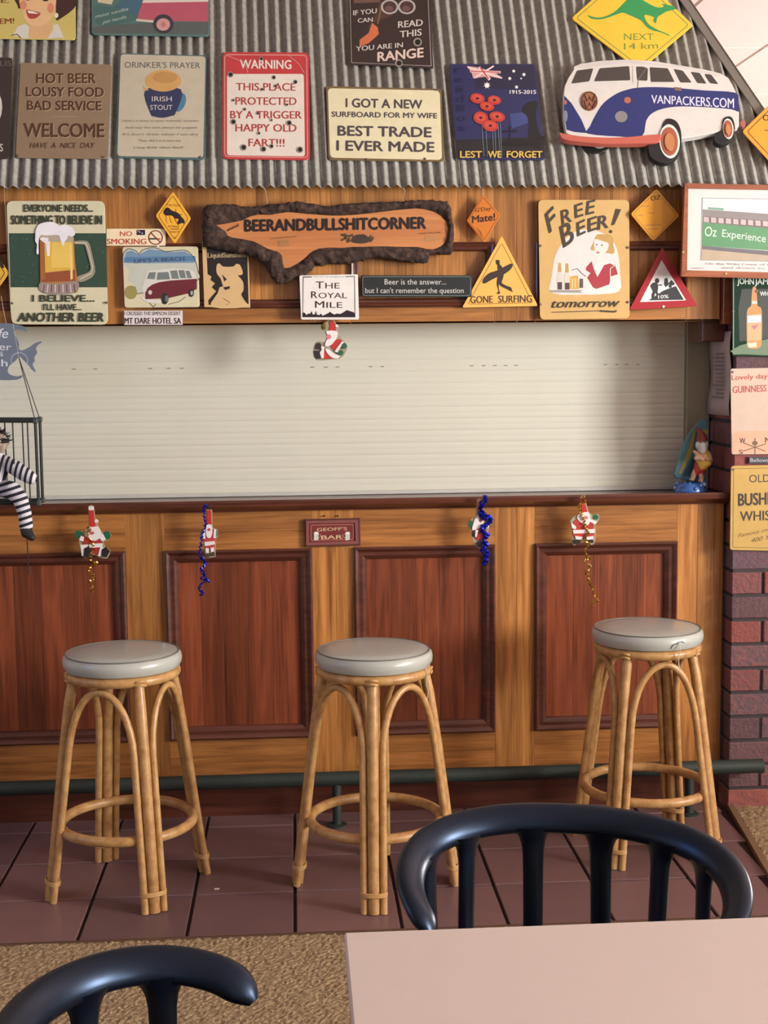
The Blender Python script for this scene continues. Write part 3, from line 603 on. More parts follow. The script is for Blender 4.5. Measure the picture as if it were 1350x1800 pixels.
def wheel(cx, cy, rx, ry, tx, ty, k=1.):
    z0 = s.z; mb = MB(); extrude_poly(mb, [s.pl.at(x, y, z0+.002) for x, y in tx], s.pl.n, .02, 0, .001); mb.build('tyre', paint((26, 24, 26), .7), s.root)
    s.z = z0+.002; disc(s, 'tyre_wall', cx, cy, rx, ry, (222, 218, 210), .002, -4); s.z += .002; disc(s, 'wheel_rim', cx, cy, rx*.82, ry*.84, (166, 84, 58), .002, -4); s.z += .002; disc(s, 'hub_cap', cx, cy+1, rx*.48, ry*.52, (186, 122, 72), .004, -4, .3); s.z = z0
wheel(1177, 248, 18, 30, smooth_poly([(1141, 252), (1142, 272), (1152, 282), (1168, 286), (1182, 282), (1194, 270), (1198, 246), (1196, 226), (1188, 212), (1174, 208), (1166, 216), (1160, 235)]), 0)
wheel(1280, 226, 9.5, 18, smooth_poly([(1256, 240), (1258, 250), (1268, 254), (1280, 250), (1288, 240), (1292, 224), (1288, 208), (1280, 204), (1271, 210), (1268, 228)]), 0)
z0 = s.z; s.z = .012; disc(s, 'tyre', 1047, 254, 25, 15, (30, 28, 30), .004); s.z = .017; disc(s, 'tyre_wall', 1054, 248, 16, 12, (216, 212, 204), .002); s.z = z0
mb = MB(); extrude_poly(mb, [s.pl.at(x, y, s.z+.008) for x, y in smooth_poly([(984, 233), (995, 236), (1040, 241), (1100, 241), (1158, 236), (1162, 242), (1156, 250), (1130, 252), (1060, 252), (1010, 248), (988, 243)])], s.pl.n, .02, 0, .002); mb.build('bumper', paint((190, 92, 76), .5), s.root)
mb = MB(); extrude_poly(mb, [s.pl.at(x, y, s.z-.006) for x, y in ell(1306, 217, 5, 6)], s.pl.n, .012, 0, .001); mb.build('bumper', paint((170, 88, 78), .5), s.root)
s.done()
s = hs('road_sign', 'orange diamond sign cut off by the right edge, beside the white and blue campervan', off=.03)
P = [(1304, 231), (1372, 164), (1438, 236), (1362, 294)]; s.plate(P, (232, 150, 40), r=6, th=.003).rim(P, 7, 1.4, (110, 70, 20)).text('OZ', 1341, 212, 1362, 212, 11, (60, 40, 20), .02).line([(1344, 229), (1390, 230)], 1.5, (90, 60, 30)).done()
# ------------------------------------------------------------------ signs on the fascia panelling
FY = YP(4.722)
def fs(name, label, off=.0, cat='sign', group=None, pl=None): return Sign(name, label, cat, pl or FY, off, group)
s = fs('road_sign', 'yellow diamond sign cut off by the left edge, beside the EVERYONE NEEDS sign', off=.0)
P = [(-92, 476), (-38, 400), (16, 480), (-38, 556)]; s.plate(P, (222, 170, 48), r=5).rim(P, 6, 1.3, (60, 40, 20)).poly([(-20, 440), (0, 452), (8, 470), (4, 472), (-6, 462), (-20, 462)], (50, 34, 24)).done()
s = fs('tin_sign', 'large cream and green tin sign with a frothing beer mug', off=.004)
s.plate([(11, 353), (184, 353), (190, 571), (20, 570)], (206, 200, 166), r=12, th=.003)
s.poly([(15.5, 410), (186.4, 410), (188.5, 505), (18.5, 505)], (46, 74, 58))
for k in range(60):
    x, y = rnd.uniform(20, 184), rnd.uniform(413, 502); s.poly(ell(x, y, rnd.uniform(.5, 1.1), rnd.uniform(.6, 1.6), n=6), (96, 120, 102))
DG = (52, 60, 44)
for t, x0, y, x1, h in (('EVERYONE NEEDS...', 42, 372, 163, 13), ('SOMETHING TO BELIEVE IN', 20, 394, 179, 16), ('I BELIEVE...', 57, 530, 166, 12), ("I'LL HAVE...", 76, 545, 143, 11), ('ANOTHER BEER', 31, 565, 182, 16)): s.text(t, x0, y, x1, y, h, DG, .055, .12 if 'ANO' in t else 0)
s.poly(smooth_poly([(130, 424), (150, 423), (157, 428), (161, 442), (167, 470), (166, 482), (158, 490), (142, 496), (134, 492), (136, 486), (152, 480), (159, 474), (158, 462), (152, 440), (148, 430), (132, 429)], 2), (148, 140, 120)).line([(132, 427), (151, 427), (156, 440), (163, 470), (161, 480), (140, 491)], 1.2, (214, 206, 190))
s.poly([(70, 418), (130, 418), (132, 460), (137, 500), (136, 514), (120, 517), (90, 517), (71, 511)], (176, 120, 56)).poly([(74, 424), (128, 424), (130, 478), (74, 480)], (220, 172, 62)).poly([(92, 426), (126, 426), (126, 470), (90, 470)], (228, 190, 84))
s.poly([(72, 480), (132, 474), (133, 494), (73, 496)], (150, 76, 44)).poly([(70, 420), (78, 422), (80, 490), (71, 495)], (160, 96, 46)).poly([(82, 424), (88, 424), (87, 450), (83, 450)], (236, 226, 220)).poly([(122, 430), (126, 430), (128, 490), (124, 492)], (236, 200, 110))
s.poly(smooth_poly([(71, 497), (100, 499), (135, 494), (138, 508), (128, 515), (105, 518), (82, 516), (70, 509)]), (150, 130, 124))
for k in range(9): s.line([(78+k*6.5, 500), (76+k*7, 514)], 1.5, (216, 206, 204) if k % 2 else (96, 66, 62))
s.poly([(70, 411), (129, 411), (129, 425), (92, 425), (70, 422)], (176, 160, 140))
s.poly(smooth_poly([(62, 415), (63, 405), (68, 395), (78, 391), (90, 390), (100, 393), (104, 397), (112, 395), (124, 398), (130, 404), (132, 412), (126, 416), (120, 414), (118, 420), (114, 424), (112, 432), (109, 430), (106, 420), (102, 413), (80, 414), (72, 413), (68, 424), (68, 446), (64, 444), (65, 430), (62, 424)], 3), (228, 226, 232))
s.poly([(70, 420), (74, 417), (85, 418), (86, 436), (82, 444), (80, 428), (74, 424)], (226, 222, 224))
s.screw((21, 533), (187, 532)).done()
s = fs('sticker', 'narrow cream NO SMOKING strip with a crossed-out cigarette', off=-.002)
s.rect(187, 402, 291, 432, (232, 214, 176), th=.0012, r=2, bev=.0003).text('NO', 211, 415, 232, 415, 9, (190, 66, 50), .03).text('SMOKING', 188, 429, 257, 429, 10, (190, 66, 50), .04)
s.poly([(240, 404), (255, 404), (255, 413), (240, 413)], (34, 32, 62)).line([(241, 405), (247, 409)], 1, (200, 190, 200)).line([(241, 409), (247, 405)], 1, (190, 70, 70)).poly(ell(250, 410, 1, 1), (230, 230, 230))
s.poly([(263, 418.5), (277, 418.5), (277, 421), (263, 421)], (50, 40, 36)).poly([(277, 418.5), (282, 419), (282, 421), (277, 421)], (190, 80, 50)).line(ell(273.5, 417.5, 12, 12), 1.8, (130, 40, 30), True).line([(265, 409), (282, 426)], 1.8, (130, 40, 30)).done()
s = fs('road_sign', 'small tall yellow diamond CAUTION sign with a black insect', off=.006)
P = [(304, 336), (336, 384), (307, 429), (273, 379)]; s.plate(P, (238, 170, 40), r=4).rim(P, 4.5, 1, (120, 80, 20)).text('CAUTION', 293, 362, 317, 363.5, 4, (80, 50, 20), .03)
BK = (38, 26, 26)
s.poly(smooth_poly([(287, 373), (291, 366), (296, 365), (302, 370), (308, 372), (314, 375), (318, 380), (324, 387), (324, 393), (320, 392), (314, 394), (312, 391), (314, 385), (308, 384), (302, 379), (296, 379), (290, 378)], 3), BK).line([(309, 372), (309, 367)], 1, BK).line([(316, 378), (320, 377)], 1.2, BK).line([(306, 382), (310, 390), (314, 396)], 1, BK).line([(292, 378), (292, 388), (294, 392)], .8, (110, 70, 30)).line([(298, 380), (300, 388), (302, 392)], .8, (110, 70, 30))
s.text('EXTREME', 296, 399, 315, 400, 3, (120, 76, 24), .02).text('DANGER', 300, 404, 315, 404, 3, (120, 76, 24), .02).text('INSECTS', 300, 409, 315, 409, 3, (120, 76, 24), .02).text('2', 306, 420, 309, 420, 4, (120, 76, 24), .02).done()
s = fs('tin_sign', "small sign reading LIFE'S A BEACH with a maroon and white campervan", off=.002)
s.plate([(215, 434), (348, 433), (351, 540), (219, 541)], (206, 198, 162), r=5)
cl_ = smooth_poly([(216, 458), (217, 446), (224, 438), (232, 438), (240, 442), (244, 447), (250, 440), (262, 436), (275, 436), (290, 442), (305, 441), (325, 440), (335, 446), (343, 458), (348, 476), (348, 492), (300, 505), (250, 515), (240, 515), (236, 500), (226, 494), (227, 482), (227, 474), (218, 466)])
s.poly(cl_, (186, 190, 176)).poly([(217, 458), (222, 443), (232, 440), (244, 448), (262, 438), (280, 440), (300, 443), (325, 442), (336, 448), (343, 462), (240, 463), (217, 462)], (110, 142, 170)).poly([(220, 452), (343, 450), (344, 459), (219, 461)], (80, 120, 160)).line(cl_[:76], 1.2, (40, 46, 60))
s.text("LIFE'S A BEACH", 236, 462, 324, 458, 7, (46, 60, 80), .03)
s.poly(ell(230, 514, 11, 12), (150, 140, 74)).line([(262, 532), (270, 540), (274, 534)], 1, (70, 60, 50)).line([(296, 535), (315, 530), (326, 522)], 1, (90, 80, 60))
s.poly([(254, 492), (258, 478), (262, 476), (300, 472), (330, 473), (342, 478), (346, 494), (344, 500), (300, 504), (268, 520), (254, 522), (250, 508)], (206, 204, 194))
for w in ([(258, 490), (262, 479), (274, 478), (272, 491)], [(275, 492), (277, 479), (296, 478), (299, 491)], [(302, 490), (299, 476), (311, 475), (315, 490)], [(317, 489), (313, 475), (324, 475), (327, 489)], [(329, 489), (326, 476), (333, 476), (338, 489)]): s.poly(w, (110, 120, 118))
s.poly([(268, 500), (280, 496), (300, 493), (346, 490), (346, 508), (330, 516), (300, 523), (296, 524), (256, 526), (255, 515), (260, 506)], (106, 34, 44)).poly([(248, 520), (256, 526), (284, 528), (283, 533), (260, 532), (250, 526)], (214, 210, 204))
s.poly(ell(264, 514, 3.4, 4), (190, 184, 180)).poly(ell(290, 525, 6.5, 10, 5), (40, 40, 42)).poly(ell(293, 525, 3, 6), (100, 104, 104)).poly(ell(336, 515, 5, 7), (40, 40, 42)).poly(ell(337, 515, 2.4, 4), (160, 160, 160)).done()
s = fs('sticker', 'small white sticker reading MT DARE HOTEL SA', off=-.003)
s.rect(218, 546, 321, 571, (214, 206, 204), th=.001, r=1, bev=.0003).text('I CROSSED THE SIMPSON DESERT', 219, 554, 318, 554, 6.5, (70, 60, 62), .02).text('MT DARE HOTEL SA', 219, 569, 318, 569, 11, (58, 30, 34), .04).done()
s = fs('poster_card', 'small black and tan card with a bear below the left end of the log sign', off=-.0)
s.plate([(355, 425), (436, 425), (440, 541), (359, 540)], (206, 170, 114), r=1, th=.002)
s.poly([(363, 428), (434, 428), (437, 534), (428, 536), (420, 520), (422, 500), (400, 500), (386, 505), (376, 535), (367, 536), (366, 528), (380, 512), (372, 505), (378, 498), (370, 492), (372, 486), (365, 482), (364, 460)], (34, 28, 30))
s.poly(smooth_poly([(381, 466), (386, 463), (391, 468), (400, 469), (411, 468), (415, 464), (422, 466), (427, 480), (422, 484), (418, 484), (427, 495), (428, 510), (424, 518), (431, 530), (434, 540), (372, 540), (383, 515), (386, 508), (400, 511), (405, 505), (396, 505), (391, 500), (388, 490), (381, 480)], 3), (208, 172, 118))
s.poly([(390, 482), (399, 491), (394, 495)], (60, 40, 28)).line([(392, 524), (404, 532), (398, 536)], 1, (90, 70, 44)).poly([(392, 505), (404, 503), (404, 507), (396, 510)], (50, 32, 26)).text('LiquidSunshine', 365, 453, 433, 452, 9, (190, 166, 120), .03).done()
s = fs('tin_sign', 'white tin sign with a black skyline reading THE ROYAL MILE', off=.03)
s.plate([(526, 484), (629, 482), (631, 562), (529, 562)], (226, 222, 216), r=3, th=.003)
s.line([(533, 487), (623, 486), (624, 557), (532, 557)], 1.4, (66, 62, 66), True).poly([(548, 484), (607, 484), (607, 489), (548, 489)], (226, 222, 216)).text('THE CITY OF EDINBURGH', 550, 488, 605, 488, 3, (120, 130, 140), .01)
for t, x0, y, x1, h in (('T', 555, 507, 569, 13), ('HE', 572, 507, 597, 10.5), ('R', 547, 524, 558, 12.5), ('OYAL', 560, 524, 610, 10), ('M', 554, 541, 570, 12.5), ('ILE', 574, 541, 602, 10.5)): s.text(t, x0, y, x1, y, h, (52, 36, 34), .012)
sk = [(532, 557), (532, 549), (536, 550), (539, 554), (542, 551), (545, 552), (548, 547), (550, 553), (554, 552), (555.5, 546), (557, 553), (562, 554), (564, 551), (567, 555), (572, 553), (578, 550), (580, 548), (584, 551), (588, 553), (592, 551), (598, 552), (602, 550), (607, 547), (610, 545), (616, 547), (622, 549), (624, 552), (624, 557)]
s.poly(sk, (38, 26, 36)).done()
s = fs('plaque', "long narrow black plaque reading Beer is the answer, below the log sign", off=.0)
s.plate([(635, 484), (830, 484), (829, 522), (636, 522)], (34, 38, 38), r=1, th=.008).rim([(635, 484), (830, 484), (829, 522), (636, 522)], 2.4, .8, (120, 136, 136), r=4)
s.text('Beer is the answer...', 676, 500, 784, 500, 10, (206, 204, 200), .0).text("but I can't remember the question", 642, 515, 815, 515, 9.5, (206, 204, 200), .0).done()
s = fs('road_sign', "small orange diamond reading G'Day Mate! hanging from the hood edge", off=.012)
P = [(849, 342), (880, 379), (851, 427), (820, 388)]; s.plate(P, (206, 112, 24), r=3).rim(P, 2.5, .8, (110, 50, 14)).text("G'Day", 835, 373, 863, 369, 7, (60, 26, 16), .02).text('Mate!', 830, 392, 870, 387, 13, (50, 20, 16), .05)
for k in range(4): s.line([(838+k*2, 400+k*3), (846+k, 408+k*3)], .7, (140, 70, 20))
MB().tube([s.px(849, 344), s.px(849, 330)], .0008, 5).build('string', LINE, s.root); s.done()
s = fs('road_sign', 'yellow triangle with a running surfer silhouette reading GONE SURFING', off=.002)
P = [(882, 414), (946, 538), (812, 541)]; s.plate(P, (236, 176, 76), r=4).rim(P, 6, 1.1, (150, 100, 40), r=5)
CH = (56, 42, 42)
s.poly(smooth_poly([(848, 497), (850, 489), (860, 480), (872, 476), (884, 470), (896, 464), (901, 464), (901, 468), (896, 475), (886, 482), (874, 487), (862, 493), (853, 498)], 3), CH).poly(smooth_poly([(875, 465), (878, 464), (883, 470), (886, 478), (884, 490), (882, 497), (890, 502), (898, 505), (900, 510), (902, 513), (898, 512), (888, 507), (880, 503), (877, 500), (877, 508), (879, 516), (872, 516), (876, 512), (873, 500), (874, 488), (876, 480), (874, 470)], 3), CH).poly(ell(875, 461.5, 3.6, 4.4), CH).poly([(871, 457), (878, 457), (878, 461), (872, 461)], CH)
s.text('GONE', 827, 533, 866, 532, 13, (76, 48, 34), .03).text('SURFING', 876, 532, 935, 531, 13, (76, 48, 34), .03).done()
s = fs('tin_sign', 'mustard tin sign of a waitress with beers reading FREE BEER! tomorrow', off=.004)
s.plate([(946, 351), (1106, 351), (1107, 560), (949, 562)], (204, 164, 96), r=9)
s.poly(smooth_poly([(970, 515), (970, 485), (976, 450), (990, 425), (1010, 408), (1035, 403), (1060, 410), (1080, 428), (1088, 455), (1090, 490), (1088, 512), (1060, 517), (1030, 518)], 3), (216, 208, 204))
s.poly([(967, 510), (1036, 510), (1038, 515), (967, 514)], (150, 146, 140))
s.poly(smooth_poly([(1046, 470), (1048, 462), (1060, 455), (1072, 462), (1086, 470), (1090, 485), (1088, 512), (1040, 516), (1020, 512), (1036, 505)], 3), (224, 216, 212))
s.poly([(1030, 470), (1040, 459), (1043, 470), (1050, 487), (1062, 466), (1072, 463), (1082, 468), (1086, 482), (1074, 486), (1071, 500), (1048, 508), (1042, 505), (1032, 488), (1038, 480), (1030, 475)], (170, 48, 60)).line([(1073, 487), (1073, 472), (1080, 467)], 1.2, (226, 216, 210)).poly([(1072, 488), (1088, 482), (1090, 488), (1074, 497)], (224, 214, 208))
s.poly(smooth_poly([(1038, 438), (1045, 440), (1044, 430), (1046, 420), (1060, 424), (1070, 428), (1068, 440), (1064, 444), (1078, 446), (1080, 440), (1078, 430), (1078, 418), (1070, 412), (1060, 412), (1050, 412), (1046, 418), (1042, 428)], 3), (186, 146, 76))
s.poly(smooth_poly([(1046, 422), (1060, 424), (1066, 430), (1066, 440), (1060, 450), (1062, 458), (1052, 462), (1047, 452), (1046, 440)], 3), (226, 210, 202)).poly(ell(1051, 444, 3, 2), (186, 120, 106)).poly(ell(1049, 430, 1.6, 1), (70, 60, 60)).poly(ell(1058, 431, 1.8, 1), (70, 60, 60))
for x, y0 in ((984, 462), (997, 463)): s.poly([(x-2, y0), (x+2, y0), (x+3, y0+16), (x+5, y0+22), (x+4, 509), (x-5, 509), (x-5, y0+22), (x-3, y0+16)], (206, 198, 186)).poly([(x-2, y0), (x+2, y0), (x+3, y0+16), (x-3, y0+16)], (190, 146, 70)).poly([(x-4, y0+34), (x+4, y0+34), (x+4, 509), (x-4, 509)], (74, 62, 60))
s.poly([(1002, 486), (1016, 484), (1018, 508), (1001, 508)], (206, 156, 70)).line([(1006, 490), (1006, 506)], 1.4, (232, 214, 160)).line([(1011, 489), (1011, 506)], 1.4, (232, 214, 160)).poly([(1019, 490), (1025, 490), (1025, 506), (1019, 506)], (80, 80, 86)).line([(1005, 475), (1015, 472), (1022, 480), (1030, 486)], 1, (110, 96, 92))
K = (64, 52, 40)
s.text('F', 958, 418, 976, 399, 44, K, .022, -.3).text('R', 986, 396, 1005, 389, 27, K, .028, -.1).text('E', 1010, 384, 1025, 379, 25, K, .028, -.05).text('E', 1030, 378, 1046, 374, 25, K, .028, 0.1)
s.text('B', 984, 440, 1008, 424, 44, K, .022, -.25).text('E', 1014, 416, 1029, 409, 26, K, .028, -.05).text('E', 1034, 408, 1049, 403, 25, K, .028, 0).text('R', 1051, 404, 1069, 400, 25, K, .028, .05)
s.poly([(1083, 367), (1092, 368), (1080, 395), (1075, 396)], K).poly(ell(1074, 407, 2.4, 2.8), K)
s.text('tomorrow', 970, 541, 1090, 539, 16, (58, 46, 34), .022, .35).line([(970, 549), (1030, 547), (1060, 546)], 1.3, K).line([(1055, 546.5), (1080, 548), (1084, 546)], 3, K)
s.screw((950, 432), (1104, 435), (950, 535), (1104, 531)).done()
s = fs('road_sign', 'small glossy orange diamond OZ sign above the red warning triangle', off=.018)
P = [(1154, 331), (1195, 379), (1148, 424), (1108, 376)]; s.plate(P, (232, 160, 52), r=5, mat=paint((232, 160, 52), .12, coat=.8, mottle=.12)).rim(P, 3.5, .9, (160, 100, 40)).text('OZ', 1144, 353, 1161, 350, 8, (66, 44, 26), .05)
for x0, x1, y in ((1127, 1140, 363), (1122, 1130, 379), (1140, 1150, 375), (1134, 1162, 396), (1138, 1158, 403)): s.line([(x0, y), (x1, y-1)], 1.6, (176, 116, 60))
s.done()
s = fs('road_sign', 'red and white triangular 10% warning sign with a figure pushing a rock uphill', off=.006)
P = [(1164, 434), (1226, 538), (1106, 545)]; s.plate(P, (176, 40, 48), r=4, mat=paint((176, 40, 48), .3, coat=.4)).poly([(1163, 457), (1206, 528), (1125, 531)], (222, 220, 220))
s.poly([(1140, 528), (1166, 511), (1176, 507), (1188, 503), (1202, 527)], (46, 46, 50)).poly(ell(1155, 493.5, 4, 4.6), (46, 40, 42)).poly(smooth_poly([(1143, 503), (1148, 497), (1155, 498), (1157, 506), (1156, 513), (1160, 520), (1156, 524), (1152, 515), (1150, 522), (1146, 526), (1145, 518), (1147, 512)], 3), (46, 40, 42)).line([(1154, 501), (1164, 501)], 2, (46, 40, 42)).poly([(1168, 490), (1173, 488), (1175, 498), (1180, 492), (1186, 498), (1184, 502), (1176, 500), (1170, 505), (1167, 500)], (46, 46, 50)).poly(ell(1178, 503, 3, 3), (46, 46, 50))
s.text('10%', 1157, 525, 1175, 524, 6.5, (226, 224, 224), .03).screw((1166, 539), r=2.6, col=(226, 214, 206)).done()
# framed picture
FP = YP(4.640); s = Sign('framed_picture', 'wood framed photo of a green bus lettered Oz Experience under the hood edge', 'picture', FP, 0)
P = [(1204, 320), (1502, 328), (1500, 492), (1198, 485)]; s._root(P)
s.plate([(1207, 326), (1496, 330), (1495, 486), (1204, 480)], (222, 216, 214), th=.008, r=0, name='mount', mat=paint((214, 210, 206), .25, coat=.3, mottle=.01))
zz = s.z; Q = [(1204, 322), (1502, 328), (1500, 493), (1198, 486)]; I = [(1210, 331), (1492, 336), (1491, 482), (1208, 475)]
for i, nme in ((0, 'frame_bar'), (1, 'frame_bar'), (2, 'frame_bar'), (3, 'frame_bar')):
    j = (i+1) % 4; mb = MB(); extrude_poly(mb, [s.pl.at(x, y, zz+.008) for x, y in (Q[i], Q[j], I[j], I[i])], s.pl.n, .02, 0, .001); mb.build(nme, FRAME_WOOD, s.root)
s.poly([(1235, 348), (1460, 352), (1458, 461), (1232, 457)], (206, 208, 210)).poly([(1235, 368), (1350, 376), (1459, 384), (1459, 400), (1235, 382)], (134, 126, 126)).poly([(1244, 364), (1272, 366), (1272, 370), (1244, 368)], (120, 160, 140))
s.poly([(1235, 380), (1350, 388), (1459, 396), (1459, 420), (1235, 394)], (120, 96, 100))
for k in range(10): x = 1237+k*13; s.poly([(x, 381+k*.9), (x+9, 382+k*.9), (x+9, 391+k*.9), (x, 390+k*.9)], (186, 172, 172))
s.poly([(1235, 391), (1350, 401), (1459, 410), (1458, 446), (1350, 440), (1234, 432)], (84, 142, 96)).poly([(1234, 432), (1350, 441), (1458, 447), (1458, 454), (1350, 449), (1234, 438)], (104, 100, 104)).poly([(1234, 438), (1350, 449), (1458, 454), (1458, 461), (1232, 457)], (176, 156, 132))
s.text('Oz', 1239, 415, 1260, 416, 18, (214, 226, 208), .0, .1).text('Experience', 1269, 416, 1346, 426, 14, (210, 222, 210), .0, .1)
s.line([(1235, 348), (1460, 352), (1458, 461), (1232, 457), (1235, 348)], 1, (150, 150, 150))
s.text('On the Wild Coast of the Eastern Cape', 1240, 465, 1430, 468, 3.6, (140, 136, 136), 0).text('and down to the Tropics', 1268, 472, 1420, 474, 3.6, (140, 136, 136), 0).text('PHOTO', 1216, 473, 1237, 473, 3, (140, 136, 136), 0)
s.z = zz+.008; s.screw((1201, 443), (1276, 481), r=2.6, col=(190, 150, 90)).done()
# ------------------------------------------------------------------ signs on the brick pillar
BP_ = YP(4.672)
s = Sign('tin_sign', 'dark green tin sign with an amber bottle on the brick pillar, below the framed picture', 'sign', BP_, 0)
s.plate([(1287, 470), (1410, 466), (1410, 628), (1287, 626)], (58, 88, 68), r=4, mat=paint((36, 60, 46), .16, coat=.7)).line([(1289.5, 486), (1289.5, 622), (1400, 624)], 1.2, (150, 170, 154))
s.poly([(1304, 508), (1400, 508), (1400, 590), (1300, 600), (1298, 540)], (48, 58, 52)).poly(smooth_poly([(1292, 612), (1320, 602), (1400, 590), (1400, 622), (1292, 622)], 2), (96, 120, 92))
s.poly(smooth_poly([(1323, 506), (1329, 506), (1331, 528), (1332, 538), (1339, 546), (1339, 600), (1336, 610), (1328, 613), (1315, 611), (1313, 600), (1313, 548), (1320, 538), (1321, 526)], 3), (206, 134, 72)).poly([(1314, 555), (1338, 553), (1338, 567), (1314, 568)], (206, 200, 204)).poly([(1314, 569), (1338, 568), (1338, 598), (1314, 599)], (222, 160, 112)).poly([(1320, 573), (1334, 570), (1326, 580)], (176, 110, 130)).poly([(1322, 529), (1331, 529), (1331, 534), (1322, 534)], (226, 206, 180)).poly([(1314, 603), (1330, 602), (1330, 610), (1316, 611)], (206, 196, 176))
s.text('JOHN', 1296, 499, 1325, 500, 11, (214, 222, 210), .02).text('JAMESON', 1327, 500, 1385, 500, 11, (214, 222, 210), .02).text('WHISKEY', 1336, 520, 1372, 520, 8, (214, 222, 210), .02).screw((1330, 512), (1289, 548)).done()
s = Sign('tin_sign', 'pale peach tin sign with red lettering over a weather vane, on the brick pillar', 'sign', BP_, 0)
s.plate([(1284, 648), (1420, 645), (1420, 798), (1286, 799)], (222, 190, 166), r=4, mat=paint((200, 176, 158), .25, coat=.4)).poly([(1286, 762), (1300, 758), (1418, 756), (1418, 796), (1288, 797)], (206, 158, 128))
s.text('Lovely day', 1286, 668, 1349, 665, 9, (176, 60, 52), .02).text('GUINNESS', 1288, 691, 1347, 688, 12.5, (182, 60, 50), .02)
s.line([(1308, 779), (1345, 793)], 1.3, (90, 60, 44)).line([(1306, 793), (1347, 780)], 1.3, (90, 60, 44)).line([(1327, 770), (1327, 798)], 1.5, (90, 60, 44)).poly(ell(1327, 779, 5, 4), (110, 84, 56)).text('W', 1300, 779, 1310, 780, 10, (70, 44, 40), .02).text('N', 1345, 778, 1354, 778, 10, (70, 44, 40), .02).text('S', 1299, 798, 1306, 798, 8, (70, 44, 40), .02).screw((1288, 654)).done()
s = Sign('plaque', 'small dark name strip between the peach sign and the yellow whiskey sign', 'sign', BP_, 0)
s.rect(1316, 803, 1410, 815, (54, 54, 60), th=.003, r=1).text('Bellows Way', 1319, 812, 1375, 812, 7, (176, 176, 184), .0).done()
s = Sign('tin_sign', 'yellow tin whiskey sign on the brick pillar, lowest of its column', 'sign', BP_, 0)
s.plate([(1285, 819), (1430, 816), (1430, 970), (1283, 967)], (196, 160, 84), r=5, mat=paint((196, 160, 86), .28, coat=.4)).rim([(1285, 819), (1430, 816), (1430, 970), (1283, 967)], 5, .9, (110, 84, 40), 4)
s.text('OLD', 1317, 848, 1353, 847, 14, (60, 46, 36), .0).text('BUSHMILLS', 1298, 889, 1400, 884, 22, (56, 42, 34), .04).text('WHISKEY', 1301, 916, 1392, 913, 18, (56, 42, 34), .02).text('Famous over', 1297, 945, 1362, 931, 7, (130, 92, 40), .0, .3).text('400 Years', 1320, 954, 1376, 943, 8, (110, 80, 40), .0, .3).screw((1289, 825)).done()
# sheet of paper on the pillar's side, inside the recess
mb = MB(); vs = []; zt, zb = 1.70, 1.405
for i in range(9):
    z = zt+(zb-zt)*i/8; w = .004*math.sin(i*1.1)
    for j in range(6): vs.append((1.5215-w-.006*(i/8)**2*(j/5)-.001, 4.70+.235*j/5, z))
mb.add(vs, [(i*6+j, i*6+j+1, (i+1)*6+j+1, (i+1)*6+j) for i in range(8) for j in range(5)])
pp = thing('notice_sheet', (1.52, 4.82, 1.405), 'grey sheet of paper hanging on the inner side of the brick pillar above the gnome', 'paper'); o = mb.build('paper', paint((176, 160, 158), .8, mottle=.04), pp, smooth=True)
so = o.modifiers.new('s', 'SOLIDIFY'); so.thickness = .0006
SPL = Pl((1.5135, 0, 0), (-1, 0, 0)); mb = MB()
for k in range(12): z = 1.62-k*.014; mb.box((1.5122, 4.76, z), (1.5135, 4.80+rnd.uniform(.03, .09), z+.005))
mb.build('printed_lines', paint((130, 116, 116), .8), pp)
# ------------------------------------------------------------------ log slab
OUT = [(357, 366), (370, 359), (400, 359), (430, 362), (441, 364), (468, 361), (490, 359), (510, 356), (522, 354), (545, 358), (575, 363), (600, 360), (640, 356), (680, 355), (710, 354), (725, 351), (760, 352), (787, 354), (792, 365), (795, 380), (797, 400), (796, 440), (793, 447), (770, 446), (753, 448), (751, 461), (740, 462), (725, 461), (690, 456), (660, 452), (640, 457), (615, 463), (590, 463), (577, 464), (568, 467), (552, 464), (550, 474), (535, 482), (510, 493), (495, 498), (487, 500), (480, 490), (472, 480), (465, 466), (450, 454), (430, 447), (400, 440), (380, 437), (356, 433), (355, 400), (357, 380)]
INN = [(378, 396), (398, 393), (425, 388), (441, 380), (455, 377), (475, 378), (485, 376), (505, 373), (520, 374), (540, 376), (580, 379), (600, 379), (620, 378), (660, 374), (690, 370), (710, 368), (735, 366), (760, 371), (776, 380), (784, 390), (787, 402), (785, 418), (780, 430), (765, 438), (750, 438), (735, 434), (710, 434), (680, 433), (660, 433), (640, 434), (620, 434), (600, 436), (580, 435), (560, 437), (548, 442), (538, 452), (525, 462), (510, 470), (500, 472), (497, 462), (496, 450), (490, 443), (480, 440), (470, 437), (458, 430), (445, 424), (425, 420), (410, 418), (400, 414), (396, 406), (386, 400)]
LP_ = YP(4.700); log = thing('log_slab_sign', LP_.at(575, 500), 'rough bark-edged timber slab hung on wires, burnt with BEERANDBULLSHITCORNER', 'sign')
def resample(P, n, corr=None):
    P = [Vector(p) for p in P]; m = len(P); out = []
    for i in range(n):
        t = i/n*m; k = int(t) % m; f = t-int(t); out.append(P[k].lerp(P[(k+1) % m], f))
    return out
NN = 357; o_ = resample(OUT, NN); i_ = resample(INN, NN); mb = MB(); rows = []
